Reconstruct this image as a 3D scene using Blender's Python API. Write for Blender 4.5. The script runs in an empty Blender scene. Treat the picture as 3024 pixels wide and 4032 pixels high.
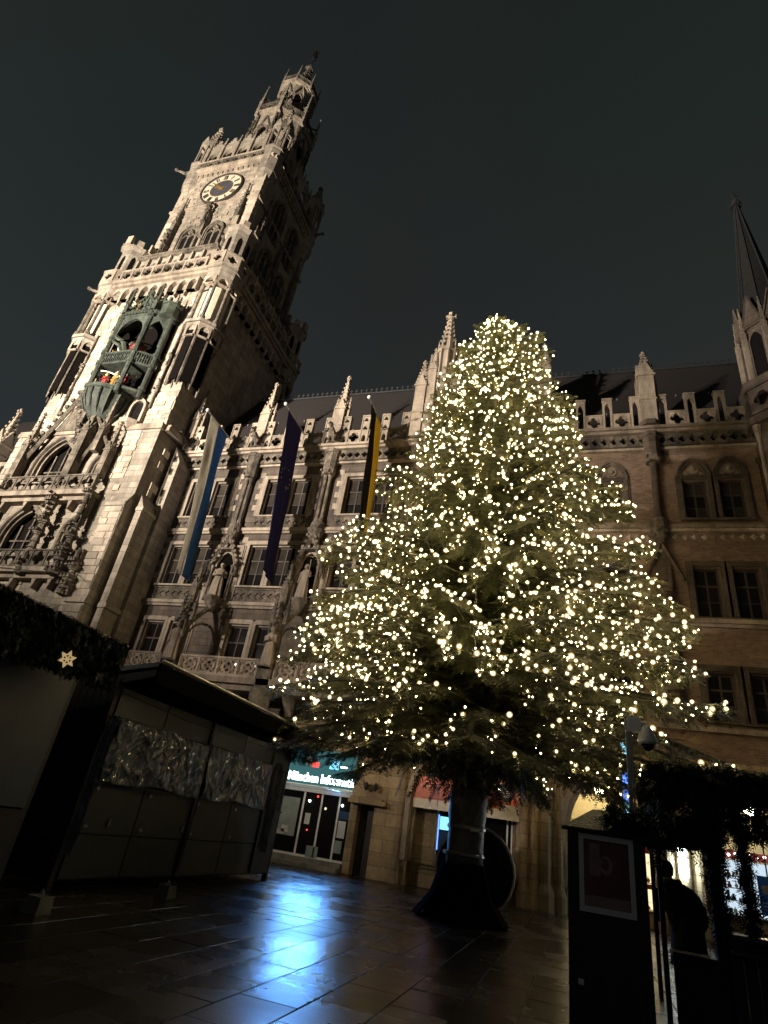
import bpy, math, random
import numpy as np
from mathutils import Vector, Matrix

random.seed(11)
rng = np.random.default_rng(5)
PI = math.pi
R = math.radians
sc = bpy.context.scene
COL = sc.collection

# ---------------------------------------------------------------- camera
cam_d = bpy.data.cameras.new('camera')
cam = bpy.data.objects.new('camera', cam_d)
COL.objects.link(cam)
cam_d.sensor_fit = 'HORIZONTAL'
cam_d.sensor_width = 36.0
cam_d.lens = 36.0 * 2288.53 / 3024.0
cam_d.clip_start = 0.05
cam_d.clip_end = 2000.0
_r = Vector((0.9520423, 0.27251429, 0.13910937))
_d = Vector((-0.01565091, 0.49743527, -0.86735990))
_f = Vector((-0.30556588, 0.82358613, 0.47784453))
cam.matrix_world = Matrix(((_r.x, -_d.x, -_f.x, 0.0), (_r.y, -_d.y, -_f.y, 0.0), (_r.z, -_d.z, -_f.z, 1.6), (0, 0, 0, 1)))
sc.camera = cam

# ---------------------------------------------------------------- night sky: overcast, faintly lit by the city
world = bpy.data.worlds.new('World')
sc.world = world
world.use_nodes = True
wn, wl = world.node_tree.nodes, world.node_tree.links
wn.clear()
w_out = wn.new('ShaderNodeOutputWorld')
w_bg = wn.new('ShaderNodeBackground')
w_tc = wn.new('ShaderNodeTexCoord')
w_sep = wn.new('ShaderNodeSeparateXYZ')
w_ramp = wn.new('ShaderNodeValToRGB')
w_noise = wn.new('ShaderNodeTexNoise')
w_noise.inputs['Scale'].default_value = 1.3
w_noise.inputs['Detail'].default_value = 3
w_mix = wn.new('ShaderNodeMixRGB')
w_mix.blend_type = 'MULTIPLY'
w_mix.inputs['Fac'].default_value = 0.45
w_ramp.color_ramp.elements[0].position = 0.25
w_ramp.color_ramp.elements[0].color = (0.040, 0.043, 0.042, 1)
w_ramp.color_ramp.elements[1].position = 1.0
w_ramp.color_ramp.elements[1].color = (0.0155, 0.0195, 0.0197, 1)
wl.new(w_tc.outputs['Generated'], w_sep.inputs[0])
wl.new(w_sep.outputs['Z'], w_ramp.inputs['Fac'])
wl.new(w_tc.outputs['Generated'], w_noise.inputs['Vector'])
wl.new(w_ramp.outputs['Color'], w_mix.inputs['Color1'])
wl.new(w_noise.outputs['Color'], w_mix.inputs['Color2'])
wl.new(w_mix.outputs['Color'], w_bg.inputs['Color'])
w_bg.inputs['Strength'].default_value = 1.0
wl.new(w_bg.outputs['Background'], w_out.inputs['Surface'])

# ---------------------------------------------------------------- floodlights on the roofs across the square, and an added fill spot
def spot(name, loc, target, power, col, angle, blend, radius=0.5):
    l = bpy.data.lights.new(name, 'SPOT')
    l.energy = power
    l.color = col
    l.spot_size = R(angle)
    l.spot_blend = blend
    l.shadow_soft_size = radius
    o = bpy.data.objects.new(name, l)
    COL.objects.link(o)
    o.location = loc
    o.rotation_euler = (Vector(target) - Vector(loc)).to_track_quat('-Z', 'Y').to_euler()
    return o
spot('tower_floodlight', (-37, -12, 17), (-29.5, 24, 43), 345000, (1.0, 0.89, 0.735), 104, 0.95)
spot('side_fill_spot', (18, -12, 20), (-24, 29, 42), 3500, (1.0, 0.84, 0.66), 40, 1.0)  # weak fill added to lift the shaded right side of the tower
spot('wing_floodlight', (-31, -7, 11), (-4, 25.5, 25), 56000, (1.0, 0.885, 0.77), 76, 1.0)

sc.view_settings.view_transform = 'Standard'
sc.view_settings.look = 'None'
sc.view_settings.gamma = 1.0
sc.view_settings.exposure = 0.0
sc.view_settings.use_curve_mapping = False
sc.render.engine = 'CYCLES'
sc.cycles.use_denoising = True
sc.cycles.max_bounces = 6
sc.cycles.diffuse_bounces = 3
sc.cycles.glossy_bounces = 3
sc.cycles.transmission_bounces = 4
sc.cycles.transparent_max_bounces = 6
sc.cycles.sample_clamp_indirect = 4.0
sc.cycles.use_light_tree = True

# ---------------------------------------------------------------- materials
class NT:
    def __init__(s, name):
        s.m = bpy.data.materials.new(name)
        s.m.use_nodes = True
        s.n, s.l = s.m.node_tree.nodes, s.m.node_tree.links
        s.p = s.n['Principled BSDF']
    def node(s, t, **kw):
        nd = s.n.new(t)
        for k, v in kw.items():
            if k in nd.inputs:
                nd.inputs[k].default_value = v
            else:
                setattr(nd, k, v)
        return nd
    def ln(s, a, b):
        s.l.new(a, b)
    def noise(s, scale, detail=4, rough=0.6, src=None):
        nd = s.node('ShaderNodeTexNoise', Scale=scale, Detail=detail, Roughness=rough)
        s.ln(src or s.pos(), nd.inputs['Vector'])
        return nd.outputs['Fac']
    def pos(s):
        if not hasattr(s, '_pos'):
            s._pos = s.node('ShaderNodeNewGeometry').outputs['Position']
        return s._pos
    def rng(s, v, a, b, lo, hi):
        nd = s.node('ShaderNodeMapRange')
        nd.clamp = True
        s.ln(v, nd.inputs[0])
        for i, x in zip((1, 2, 3, 4), (a, b, lo, hi)):
            nd.inputs[i].default_value = x
        return nd.outputs[0]
    def mul(s, a, b, op='MULTIPLY'):
        nd = s.node('ShaderNodeMath')
        nd.operation = op
        for i, x in enumerate((a, b)):
            if isinstance(x, (int, float)):
                nd.inputs[i].default_value = x
            else:
                s.ln(x, nd.inputs[i])
        return nd.outputs[0]
    def tint(s, col, val):
        nd = s.node('ShaderNodeVectorMath')
        nd.operation = 'SCALE'
        if isinstance(col, tuple):
            nd.inputs[0].default_value = col[:3]
        else:
            s.ln(col, nd.inputs[0])
        s.ln(val, nd.inputs['Scale'])
        return nd.outputs[0]
    def mix(s, a, b, f):
        nd = s.node('ShaderNodeMixRGB')
        for i, x in ((1, a), (2, b)):
            if isinstance(x, tuple):
                nd.inputs[i].default_value = (*x[:3], 1)
            else:
                s.ln(x, nd.inputs[i])
        s.ln(f, nd.inputs[0])
        return nd.outputs[0]
    def bump(s, h, strength=0.5, dist=0.05):
        nd = s.node('ShaderNodeBump', Strength=strength, Distance=dist)
        s.ln(h, nd.inputs['Height'])
        s.ln(nd.outputs[0], s.p.inputs['Normal'])

def mat_stone(name, a, b, rough=0.85, scale=0.5, fine=9.0, bump=0.6, tone=0.35, dist=0.04, soot=0.5, joint=None):
    t = NT(name)
    oi = t.node('ShaderNodeObjectInfo').outputs['Random']
    at = t.node('ShaderNodeAttribute')
    at.attribute_name = 'tone'
    r = t.mul(oi, at.outputs['Fac'], 'ADD')
    fr = t.node('ShaderNodeMath')
    fr.operation = 'FRACT'
    t.ln(r, fr.inputs[0])
    n1 = t.noise(scale, 5, 0.65)
    n2 = t.noise(fine, 4, 0.7)
    c = t.mix(a, b, t.rng(n1, 0.35, 0.68, 0, 1))
    v = t.mul(t.rng(n2, 0.25, 0.75, 0.72, 1.12), t.rng(fr.outputs[0], 0, 1, 1 - tone, 1 + tone * 0.35))
    # rain streaks and soot on the stone itself
    mp = t.node('ShaderNodeMapping')
    mp.inputs['Scale'].default_value = (1.3, 1.3, 0.30)
    t.ln(t.pos(), mp.inputs[0])
    st = t.noise(1.0, 5, 0.7, mp.outputs[0])
    v = t.mul(v, t.rng(st, 0.42, 0.66, 1.0, 1.0 - soot))
    t.ln(t.tint(c, v), t.p.inputs['Base Color'])
    t.p.inputs['Roughness'].default_value = rough
    h = t.mul(n2, t.noise(fine * 3.1, 3, 0.6), 'ADD')
    if joint:
        br = t.node('ShaderNodeTexBrick', Scale=1.0)
        for k, x in (('Brick Width', joint[0]), ('Row Height', joint[1]), ('Mortar Size', 0.012), ('Mortar Smooth', 0.2)): br.inputs[k].default_value = x
        br.inputs['Color1'].default_value = (1.12, 1.12, 1.12, 1); br.inputs['Color2'].default_value = (0.74, 0.74, 0.74, 1); br.inputs['Mortar'].default_value = (0.5, 0.5, 0.5, 1)
        sx = t.node('ShaderNodeSeparateXYZ'); t.ln(t.pos(), sx.inputs[0])
        cx = t.node('ShaderNodeCombineXYZ'); t.ln(t.mul(sx.outputs['X'], sx.outputs['Y'], 'ADD'), cx.inputs[0]); t.ln(sx.outputs['Z'], cx.inputs[1])
        t.ln(cx.outputs[0], br.inputs['Vector'])
        v = t.mul(v, br.outputs['Color'])
        t.ln(t.tint(c, v), t.p.inputs['Base Color'])
        h = t.mul(h, t.mul(br.outputs['Fac'], -1.2), 'ADD')
    t.bump(h, bump, dist)
    return t.m

def mat_plain(name, col, rough=0.6, metal=0.0, var=0.3, scale=6.0, bump=0.15, dist=0.01, spec=0.5, coat=0.0):
    t = NT(name)
    n = t.noise(scale, 4, 0.6)
    oi = t.node('ShaderNodeObjectInfo').outputs['Random']
    v = t.mul(t.rng(n, 0.25, 0.75, 1 - var, 1 + var), t.rng(oi, 0, 1, 1 - var * 0.5, 1 + var * 0.3))
    t.ln(t.tint(col, v), t.p.inputs['Base Color'])
    t.p.inputs['Roughness'].default_value = rough
    t.p.inputs['Metallic'].default_value = metal
    t.p.inputs['Specular IOR Level'].default_value = spec
    t.p.inputs['Coat Weight'].default_value = coat
    if bump:
        t.bump(n, bump, dist)
    return t.m

def mat_emit(name, col, strength, pattern=None):
    m = bpy.data.materials.new(name)
    m.use_nodes = True
    n, l = m.node_tree.nodes, m.node_tree.links
    n.clear()
    o = n.new('ShaderNodeOutputMaterial')
    e = n.new('ShaderNodeEmission')
    e.inputs['Color'].default_value = (*col, 1)
    e.inputs['Strength'].default_value = strength
    l.new(e.outputs[0], o.inputs[0])
    return m

def mat_brick(name, a, b, mortar):
    t = NT(name)
    br = t.node('ShaderNodeTexBrick', Scale=1.0)
    br.inputs['Brick Width'].default_value = 0.26
    br.inputs['Row Height'].default_value = 0.085
    br.inputs['Mortar Size'].default_value = 0.010
    br.inputs['Mortar Smooth'].default_value = 0.3
    br.inputs['Color1'].default_value = (*a, 1)
    br.inputs['Color2'].default_value = (*b, 1)
    br.inputs['Mortar'].default_value = (*mortar, 1)
    br.inputs['Bias'].default_value = -0.1
    sx = t.node('ShaderNodeSeparateXYZ')
    t.ln(t.pos(), sx.inputs[0])
    cx = t.node('ShaderNodeCombineXYZ')
    t.ln(t.mul(sx.outputs['X'], sx.outputs['Y'], 'ADD'), cx.inputs[0])
    t.ln(sx.outputs['Z'], cx.inputs[1])
    t.ln(cx.outputs[0], br.inputs['Vector'])
    n1 = t.noise(0.45, 5, 0.65)
    n2 = t.noise(7, 4, 0.7)
    v = t.mul(t.rng(n1, 0.3, 0.7, 0.62, 1.2), t.rng(n2, 0.2, 0.8, 0.75, 1.2))
    t.ln(t.tint(br.outputs['Color'], v), t.p.inputs['Base Color'])
    t.p.inputs['Roughness'].default_value = 0.85
    t.bump(t.mul(n2, t.mul(br.outputs['Fac'], -0.8), 'ADD'), 0.6, 0.03)
    return t.m

def mat_wet(name, a, b):
    t = NT(name)
    oi = t.node('ShaderNodeObjectInfo').outputs['Random']
    at = t.node('ShaderNodeAttribute')
    at.attribute_name = 'tone'
    fr = t.node('ShaderNodeMath')
    fr.operation = 'FRACT'
    t.ln(t.mul(oi, at.outputs['Fac'], 'ADD'), fr.inputs[0])
    n1 = t.noise(0.55, 5, 0.6)
    n2 = t.noise(22, 4, 0.7)
    n3 = t.noise(70, 2, 0.5)
    c = t.mix(a, b, t.rng(n2, 0.3, 0.7, 0, 1))
    t.ln(t.tint(c, t.rng(fr.outputs[0], 0, 1, 0.85, 1.1)), t.p.inputs['Base Color'])
    rr = t.mul(t.rng(n1, 0.28, 0.72, 0.10, 0.34), t.rng(fr.outputs[0], 0, 1, 0.0, 0.09), 'ADD')
    t.ln(rr, t.p.inputs['Roughness'])
    t.p.inputs['Specular IOR Level'].default_value = 0.5
    h = t.mul(t.mul(n2, 0.6), t.mul(n3, 0.5), 'ADD')
    t.bump(h, 0.5, 0.007)
    return t.m

def mat_film(name):
    t = NT(name)
    n1 = t.noise(5, 4, 0.6)
    mp = t.node('ShaderNodeMapping')
    mp.inputs['Scale'].default_value = (9, 9, 1.0)
    t.ln(t.pos(), mp.inputs[0])
    n2 = t.noise(2.6, 5, 0.75, mp.outputs[0])
    t.ln(t.tint((0.070, 0.092, 0.112), t.rng(n1, 0.3, 0.7, 0.4, 1.5)), t.p.inputs['Base Color'])  # bluish tint stands in for cool light on the film
    t.p.inputs['Roughness'].default_value = 0.15
    t.p.inputs['Specular IOR Level'].default_value = 0.9
    t.p.inputs['Coat Weight'].default_value = 1.0
    t.bump(n2, 0.85, 0.05)
    return t.m

def mat_leaf(name, a, b, rough=0.55):
    t = NT(name)
    n1 = t.noise(1.1, 3, 0.6)
    at = t.node('ShaderNodeAttribute')
    at.attribute_name = 'tone'
    c = t.mix(a, b, t.rng(n1, 0.3, 0.7, 0, 1))
    t.ln(t.tint(c, t.rng(at.outputs['Fac'], 0, 1, 0.45, 1.5)), t.p.inputs['Base Color'])
    t.p.inputs['Roughness'].default_value = rough
    t.p.inputs['Specular IOR Level'].default_value = 0.3
    t.p.inputs['Subsurface Weight'].default_value = 0.0
    return t.m

M = {}
M['tower'] = mat_stone('tower limestone', (0.45, 0.385, 0.31), (0.34, 0.285, 0.225), soot=0.4, joint=(0.95, 0.40))
M['ashlar'] = mat_stone('ashlar block', (0.50, 0.425, 0.34), (0.35, 0.29, 0.225), tone=0.36, scale=1.2, soot=0.25)
M['carved'] = mat_stone('weathered carved stone', (0.34, 0.28, 0.215), (0.085, 0.070, 0.055), scale=1.6, fine=6, bump=1.0, dist=0.12, soot=0.7)
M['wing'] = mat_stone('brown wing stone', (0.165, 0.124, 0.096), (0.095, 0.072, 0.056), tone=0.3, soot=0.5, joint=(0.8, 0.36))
M['trim'] = mat_stone('pale trim stone', (0.44, 0.36, 0.28), (0.30, 0.24, 0.185), scale=1.2, soot=0.55)
M['arcade'] = mat_stone('yellow arcade stone', (0.44, 0.33, 0.195), (0.31, 0.225, 0.13), scale=0.9, soot=0.28, joint=(0.9, 0.45))
M['brick'] = mat_brick('brown brick', (0.25, 0.155, 0.10), (0.145, 0.09, 0.062), (0.22, 0.18, 0.14))
M['roof'] = mat_brick('dark brown roof tile', (0.015, 0.0075, 0.006), (0.008, 0.0045, 0.004), (0.004, 0.003, 0.003))
M['glass2'] = mat_plain('curtained window glass', (0.035, 0.029, 0.024), 0.12, var=0.4, scale=2.0, bump=0.05, spec=0.3)
M['spire'] = mat_plain('grey spire slate', (0.016, 0.016, 0.016), 0.6, var=0.4, scale=5, bump=0.4, dist=0.03)
M['copper'] = mat_stone('green copper', (0.070, 0.088, 0.064), (0.016, 0.020, 0.016), rough=0.6, scale=2.2, fine=8, bump=0.8, dist=0.05, soot=0.6)
M['void'] = mat_plain('shaded opening black', (0.006, 0.005, 0.0045), 1.0, bump=0, spec=0.0)  # near-black colour stands in for the shade inside openings
M['skirt'] = mat_plain('black skirt board', (0.0028, 0.0034, 0.003), 0.95, var=0.4, scale=8, bump=0.3, spec=0.02)
M['boothroof'] = mat_plain('black ribbed roof sheet', (0.010, 0.009, 0.009), 0.42, var=0.5, scale=26, bump=1.0, dist=0.03, spec=0.35)
M['glass'] = mat_plain('dark window glass', (0.010, 0.009, 0.009), 0.06, var=0.3, scale=1.0, bump=0.04, dist=0.01, spec=0.25)
M['wood'] = mat_plain('brown window wood', (0.042, 0.030, 0.023), 0.7, var=0.3)
M['gold'] = mat_plain('gilded metal', (0.62, 0.42, 0.14), 0.35, metal=0.8, var=0.2)
M['dial'] = mat_plain('pale dial enamel', (0.50, 0.43, 0.335), 0.6, var=0.2)
M['dialblue'] = mat_plain('dark blue dial centre', (0.045, 0.044, 0.055), 0.6, var=0.35, scale=2.5)
M['black'] = mat_plain('black paint', (0.012, 0.012, 0.013), 0.45, var=0.3)
M['darkwood'] = mat_plain('dark stained boards', (0.014, 0.010, 0.008), 0.6, var=0.4, scale=5, bump=0.3)
M['ply'] = mat_plain('grey shutter board', (0.036, 0.038, 0.037), 0.5, var=0.25, scale=3.5, bump=0.15)
M['roofstall'] = mat_plain('wet dark roofing felt', (0.016, 0.018, 0.017), 0.32, var=0.4, scale=14, bump=0.5, dist=0.01)
M['wet'] = mat_wet('wet granite slab', (0.013, 0.010, 0.0075), (0.030, 0.024, 0.018))
M['joint'] = mat_plain('dark joint mortar', (0.018, 0.014, 0.011), 0.4)
M['film'] = mat_film('crumpled clear plastic')
M['needle'] = mat_leaf('fir needles', (0.092, 0.092, 0.032), (0.050, 0.060, 0.021))
M['garland'] = mat_leaf('cut fir twigs', (0.010, 0.022, 0.011), (0.005, 0.012, 0.006))
M['bark'] = mat_stone('wet fir bark', (0.050, 0.040, 0.028), (0.022, 0.018, 0.013), scale=3, fine=14, bump=1.0, dist=0.05)
M['bulb'] = mat_emit('warm bulb', (1.0, 0.77, 0.40), 140.0)
def mat_halo():  # translucent glowing shell added as a halo of light round each bulb
    m = bpy.data.materials.new('bulb glow halo')
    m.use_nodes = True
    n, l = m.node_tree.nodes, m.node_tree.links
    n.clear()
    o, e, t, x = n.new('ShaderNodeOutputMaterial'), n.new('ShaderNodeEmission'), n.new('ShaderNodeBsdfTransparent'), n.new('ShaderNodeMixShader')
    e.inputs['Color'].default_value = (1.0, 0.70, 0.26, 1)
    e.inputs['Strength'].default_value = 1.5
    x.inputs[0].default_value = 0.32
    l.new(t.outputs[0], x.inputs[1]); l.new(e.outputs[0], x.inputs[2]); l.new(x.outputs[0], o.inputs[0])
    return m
M['halo'] = mat_halo()
M['cable'] = mat_plain('green cable', (0.11, 0.11, 0.075), 0.5, bump=0)
def mat_cloth(name, col, var=0.15):
    m = mat_plain(name, col, 0.85, var=var)
    n, l = m.node_tree.nodes, m.node_tree.links
    p, o = n['Principled BSDF'], n['Material Output']
    tr, mx = n.new('ShaderNodeBsdfTranslucent'), n.new('ShaderNodeMixShader')
    l.new(p.inputs['Base Color'].links[0].from_socket, tr.inputs['Color'])
    mx.inputs[0].default_value = 0.55
    l.new(p.outputs[0], mx.inputs[1]); l.new(tr.outputs[0], mx.inputs[2]); l.new(mx.outputs[0], o.inputs['Surface'])
    return m
M['white'] = mat_cloth('white cloth', (0.55, 0.52, 0.46))
M['blue'] = mat_cloth('light blue cloth', (0.055, 0.135, 0.26))
M['navy'] = mat_cloth('dark blue cloth', (0.028, 0.022, 0.10))
M['blackcloth'] = mat_cloth('black cloth', (0.014, 0.010, 0.012))
M['yellow'] = mat_cloth('yellow cloth', (0.55, 0.40, 0.05))
M['steel'] = mat_plain('galvanised steel', (0.34, 0.34, 0.34), 0.4, metal=0.6, var=0.2)
M['whitepaint'] = mat_plain('white plastic', (0.66, 0.65, 0.62), 0.4, var=0.08)
M['dome'] = mat_plain('smoked dome', (0.01, 0.01, 0.012), 0.05, var=0.1, bump=0)
M['frame'] = mat_plain('aluminium frame', (0.78, 0.77, 0.75), 0.55, var=0.1)
M['poster'] = mat_plain('dark red poster', (0.20, 0.050, 0.054), 0.35, var=0.45, scale=3.0, bump=0)
M['posterpale'] = mat_plain('pale poster print', (0.34, 0.22, 0.22), 0.35, var=0.3, bump=0)
M['orange'] = mat_plain('orange banner print', (0.62, 0.125, 0.045), 0.7, var=0.15)
M['salmon'] = mat_plain('salmon banner print', (0.60, 0.20, 0.16), 0.7, var=0.15)
M['bannerwhite'] = mat_plain('white banner print', (0.60, 0.55, 0.48), 0.7, var=0.1)
M['cover'] = mat_plain('grey protective wrap', (0.13, 0.125, 0.13), 0.5, var=0.45, scale=6, bump=0.6, dist=0.03)
M['darkcloth'] = mat_plain('dark coat cloth', (0.018, 0.022, 0.022), 0.85, var=0.3, scale=20, bump=0.2)
M['trousers'] = mat_plain('black trouser cloth', (0.010, 0.010, 0.012), 0.85, var=0.3, scale=20, bump=0.2)
M['skin'] = mat_plain('skin', (0.40, 0.24, 0.17), 0.5, var=0.1, bump=0)
M['hair'] = mat_plain('dark brown hair', (0.035, 0.022, 0.014), 0.6, var=0.4, scale=30, bump=0.4)
M['red'] = mat_plain('red paint', (0.26, 0.035, 0.03), 0.6, var=0.2)
M['paper'] = mat_plain('white paper', (0.65, 0.65, 0.62), 0.8, var=0.1, bump=0)
M['concrete'] = mat_stone('pale concrete block', (0.34, 0.33, 0.28), (0.24, 0.23, 0.20), scale=4)
M['sign'] = mat_emit('white sign letters', (0.78, 1.0, 0.98), 6.5)
M['signglow'] = mat_emit('cyan lit sign panel', (0.14, 0.42, 0.44), 0.32)
M['screen'] = mat_emit('cyan lit screen', (0.25, 0.75, 1.0), 1.6)
M['bluelight'] = mat_emit('blue light tube', (0.10, 0.25, 1.0), 3.0)
M['cyanlight'] = mat_emit('cyan light tube', (0.30, 0.80, 1.0), 2.2)
M['lampwhite'] = mat_emit('white lamp', (0.85, 1.0, 0.98), 9.0)
M['pierlamp'] = mat_emit('bright white lamp', (0.82, 0.98, 1.0), 45.0)
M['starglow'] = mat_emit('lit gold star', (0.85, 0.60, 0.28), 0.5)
M['warmshop'] = mat_emit('warm lit shop backdrop', (1.0, 0.80, 0.46), 1.3)
M['coldshop'] = mat_emit('cold lit shop backdrop', (0.66, 0.82, 0.95), 0.95)
M['warmlamp'] = mat_emit('warm globe lamp', (1.0, 0.82, 0.46), 70.0)
M['redlight'] = mat_emit('red indicator', (1.0, 0.08, 0.06), 2.0)
M['plaster'] = mat_plain('cream vault plaster', (0.62, 0.55, 0.38), 0.85, var=0.08)
M['greenpaper'] = mat_plain('pale green poster', (0.26, 0.32, 0.29), 0.5, var=0.25, scale=2.5, bump=0)
# ---------------------------------------------------------------- geometry helpers
WL = {}                                              # world position of each object's origin

def link(name, data, loc, parent):
    o = bpy.data.objects.new(name, data)
    COL.objects.link(o)
    loc = Vector(loc)
    WL[o.name] = loc.copy()
    if parent is not None:
        o.parent = parent
        o.location = loc - WL[parent.name]
    else:
        o.location = loc
    return o

def tag(o, label=None, cat=None, group=None, kind=None):
    if label: o['label'] = label
    if cat: o['category'] = cat
    if group: o['group'] = group
    if kind: o['kind'] = kind
    return o

def thing(name, loc, label, cat, group=None, kind=None):
    return tag(link(name, None, loc, None), label, cat, group, kind)

def inst(o, parent, loc, rotz=0.0, scale=None):
    """copy of an object and its children, sharing their meshes, at a world position"""
    c = o.copy()
    COL.objects.link(c)
    c.parent = parent
    loc = Vector(loc)
    WL[c.name] = loc
    c.location = loc - WL[parent.name] if parent is not None else loc
    if rotz: c.rotation_euler = (0, 0, rotz)
    if scale: c.scale = scale
    for ch in o.children:
        d = ch.copy()
        COL.objects.link(d)
        d.parent = c
        d.location = ch.location
        d.rotation_euler = ch.rotation_euler
        for gch in ch.children:
            e = gch.copy()
            COL.objects.link(e)
            e.parent = d
    return c

class MB:
    def __init__(s):
        s.v, s.f, s.M = [], [], None
    def add(s, vs, fs):
        n = len(s.v)
        if s.M is not None:
            vs = [tuple(s.M @ Vector(p)) for p in vs]
        s.v.extend(vs)
        s.f.extend([tuple(i + n for i in q) for q in fs])
    def box(s, x0, x1, y0, y1, z0, z1):
        s.add([(x0, y0, z0), (x1, y0, z0), (x1, y1, z0), (x0, y1, z0), (x0, y0, z1), (x1, y0, z1), (x1, y1, z1), (x0, y1, z1)],
              [(0, 3, 2, 1), (4, 5, 6, 7), (0, 1, 5, 4), (1, 2, 6, 5), (2, 3, 7, 6), (3, 0, 4, 7)])
    def cbox(s, cx, cy, cz, wx, wy, wz):
        s.box(cx - wx / 2, cx + wx / 2, cy - wy / 2, cy + wy / 2, cz - wz / 2, cz + wz / 2)
    def prism(s, poly, y0, y1):                       # polygon in (x, z) pushed along y
        n = len(poly)
        s.add([(x, y0, z) for x, z in poly] + [(x, y1, z) for x, z in poly],
              [tuple(range(n)), tuple(range(2 * n - 1, n - 1, -1))] + [(i, (i + 1) % n, n + (i + 1) % n, n + i) for i in range(n)])
    def oct(s, cx, cy, r0, z0, z1, r1=None, n=8, rot=None):
        r1 = r0 if r1 is None else r1
        rot = PI / n if rot is None else rot
        a = [rot + 2 * PI * i / n for i in range(n)]
        if r1 < 1e-4:
            s.add([(cx + r0 * math.cos(t), cy + r0 * math.sin(t), z0) for t in a] + [(cx, cy, z1)],
                  [tuple(range(n - 1, -1, -1))] + [(i, (i + 1) % n, n) for i in range(n)])
        else:
            s.add([(cx + r0 * math.cos(t), cy + r0 * math.sin(t), z0) for t in a] + [(cx + r1 * math.cos(t), cy + r1 * math.sin(t), z1) for t in a],
                  [tuple(range(n - 1, -1, -1)), tuple(range(n, 2 * n))] + [(i, (i + 1) % n, n + (i + 1) % n, n + i) for i in range(n)])
    def lathe(s, cx, cy, prof, n=12):
        vs, fs = [], []
        for r, z in prof:
            for i in range(n):
                t = 2 * PI * i / n
                vs.append((cx + r * math.cos(t), cy + r * math.sin(t), z))
        for k in range(len(prof) - 1):
            for i in range(n):
                j = (i + 1) % n
                fs.append((k * n + i, k * n + j, (k + 1) * n + j, (k + 1) * n + i))
        fs.append(tuple(range(n - 1, -1, -1)))
        fs.append(tuple(range((len(prof) - 1) * n, len(prof) * n)))
        s.add(vs, fs)
    def ball(s, c, r, n=8, m=5, sq=(1, 1, 1)):
        vs, fs = [(c[0], c[1], c[2] - r * sq[2])], []
        for k in range(1, m):
            p = PI * k / m
            for i in range(n):
                t = 2 * PI * i / n
                vs.append((c[0] + r * sq[0] * math.sin(p) * math.cos(t), c[1] + r * sq[1] * math.sin(p) * math.sin(t), c[2] - r * sq[2] * math.cos(p)))
        vs.append((c[0], c[1], c[2] + r * sq[2]))
        for i in range(n):
            fs.append((0, 1 + (i + 1) % n, 1 + i))
            for k in range(m - 2):
                a, b = 1 + k * n + i, 1 + k * n + (i + 1) % n
                fs.append((a, b, b + n, a + n))
            fs.append((1 + (m - 2) * n + i, 1 + (m - 2) * n + (i + 1) % n, len(vs) - 1))
        s.add(vs, fs)
    def tube(s, pts, rad, n=6, cap=True):
        pts = [Vector(p) for p in pts]
        if isinstance(rad, (int, float)): rad = [rad] * len(pts)
        vs, fs = [], []
        u = None
        for i, p in enumerate(pts):
            d = (pts[min(i + 1, len(pts) - 1)] - pts[max(i - 1, 0)]).normalized()
            if u is None:
                u = d.cross(Vector((0, 0, 1)) if abs(d.z) < 0.9 else Vector((1, 0, 0))).normalized()
            u = (u - d * u.dot(d)).normalized()
            w = d.cross(u)
            for k in range(n):
                t = 2 * PI * k / n
                vs.append(tuple(p + (u * math.cos(t) + w * math.sin(t)) * rad[i]))
        for i in range(len(pts) - 1):
            for k in range(n):
                l = (k + 1) % n
                fs.append((i * n + k, i * n + l, (i + 1) * n + l, (i + 1) * n + k))
        if cap:
            fs.append(tuple(range(n - 1, -1, -1)))
            fs.append(tuple(range((len(pts) - 1) * n, len(pts) * n)))
        s.add(vs, fs)
    def ring(s, outer, inner, y0, y1):               # two loops of equal length in (x, z)
        n = len(outer)
        vs = [(x, y0, z) for x, z in outer] + [(x, y0, z) for x, z in inner] + [(x, y1, z) for x, z in outer] + [(x, y1, z) for x, z in inner]
        fs = []
        for i in range(n):
            j = (i + 1) % n
            fs += [(i, j, n + j, n + i), (2 * n + j, 2 * n + i, 3 * n + i, 3 * n + j), (i, 2 * n + i, 2 * n + j, j), (n + i, n + j, 3 * n + j, 3 * n + i)]
        s.add(vs, fs)
    def mesh(s, name, mat, smooth=False):
        me = bpy.data.meshes.new(name)
        me.from_pydata(s.v, [], s.f)
        if mat is not None: me.materials.append(M[mat] if isinstance(mat, str) else mat)
        if smooth: me.polygons.foreach_set('use_smooth', [True] * len(me.polygons))
        me.update()
        return me
    def build(s, name, mat, parent=None, org=None, smooth=False):
        o = Vector(org) if org is not None else (WL[parent.name] if parent is not None else Vector((0, 0, 0)))
        s.v = [(x - o.x, y - o.y, z - o.z) for x, y, z in s.v]
        return link(name, s.mesh(name, mat, smooth), o, parent)

def _each(s, name, mat, parent):
    """one object for every loose piece"""
    p = list(range(len(s.v)))
    def find(i):
        while p[i] != i:
            p[i] = p[p[i]]; i = p[i]
        return i
    for q in s.f:
        r = find(q[0])
        for i in q[1:]: p[find(i)] = r
    groups = {}
    for q in s.f: groups.setdefault(find(q[0]), []).append(q)
    out = []
    for fs in groups.values():
        idx = sorted(set(i for q in fs for i in q))
        mp = {i: k for k, i in enumerate(idx)}
        m = MB(); m.v = [s.v[i] for i in idx]; m.f = [tuple(mp[i] for i in q) for q in fs]
        c = tuple(sum(v[k] for v in m.v) / len(m.v) for k in range(3))
        out.append(m.build(name, mat, parent, org=c))
    return out
MB.each = _each

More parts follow.
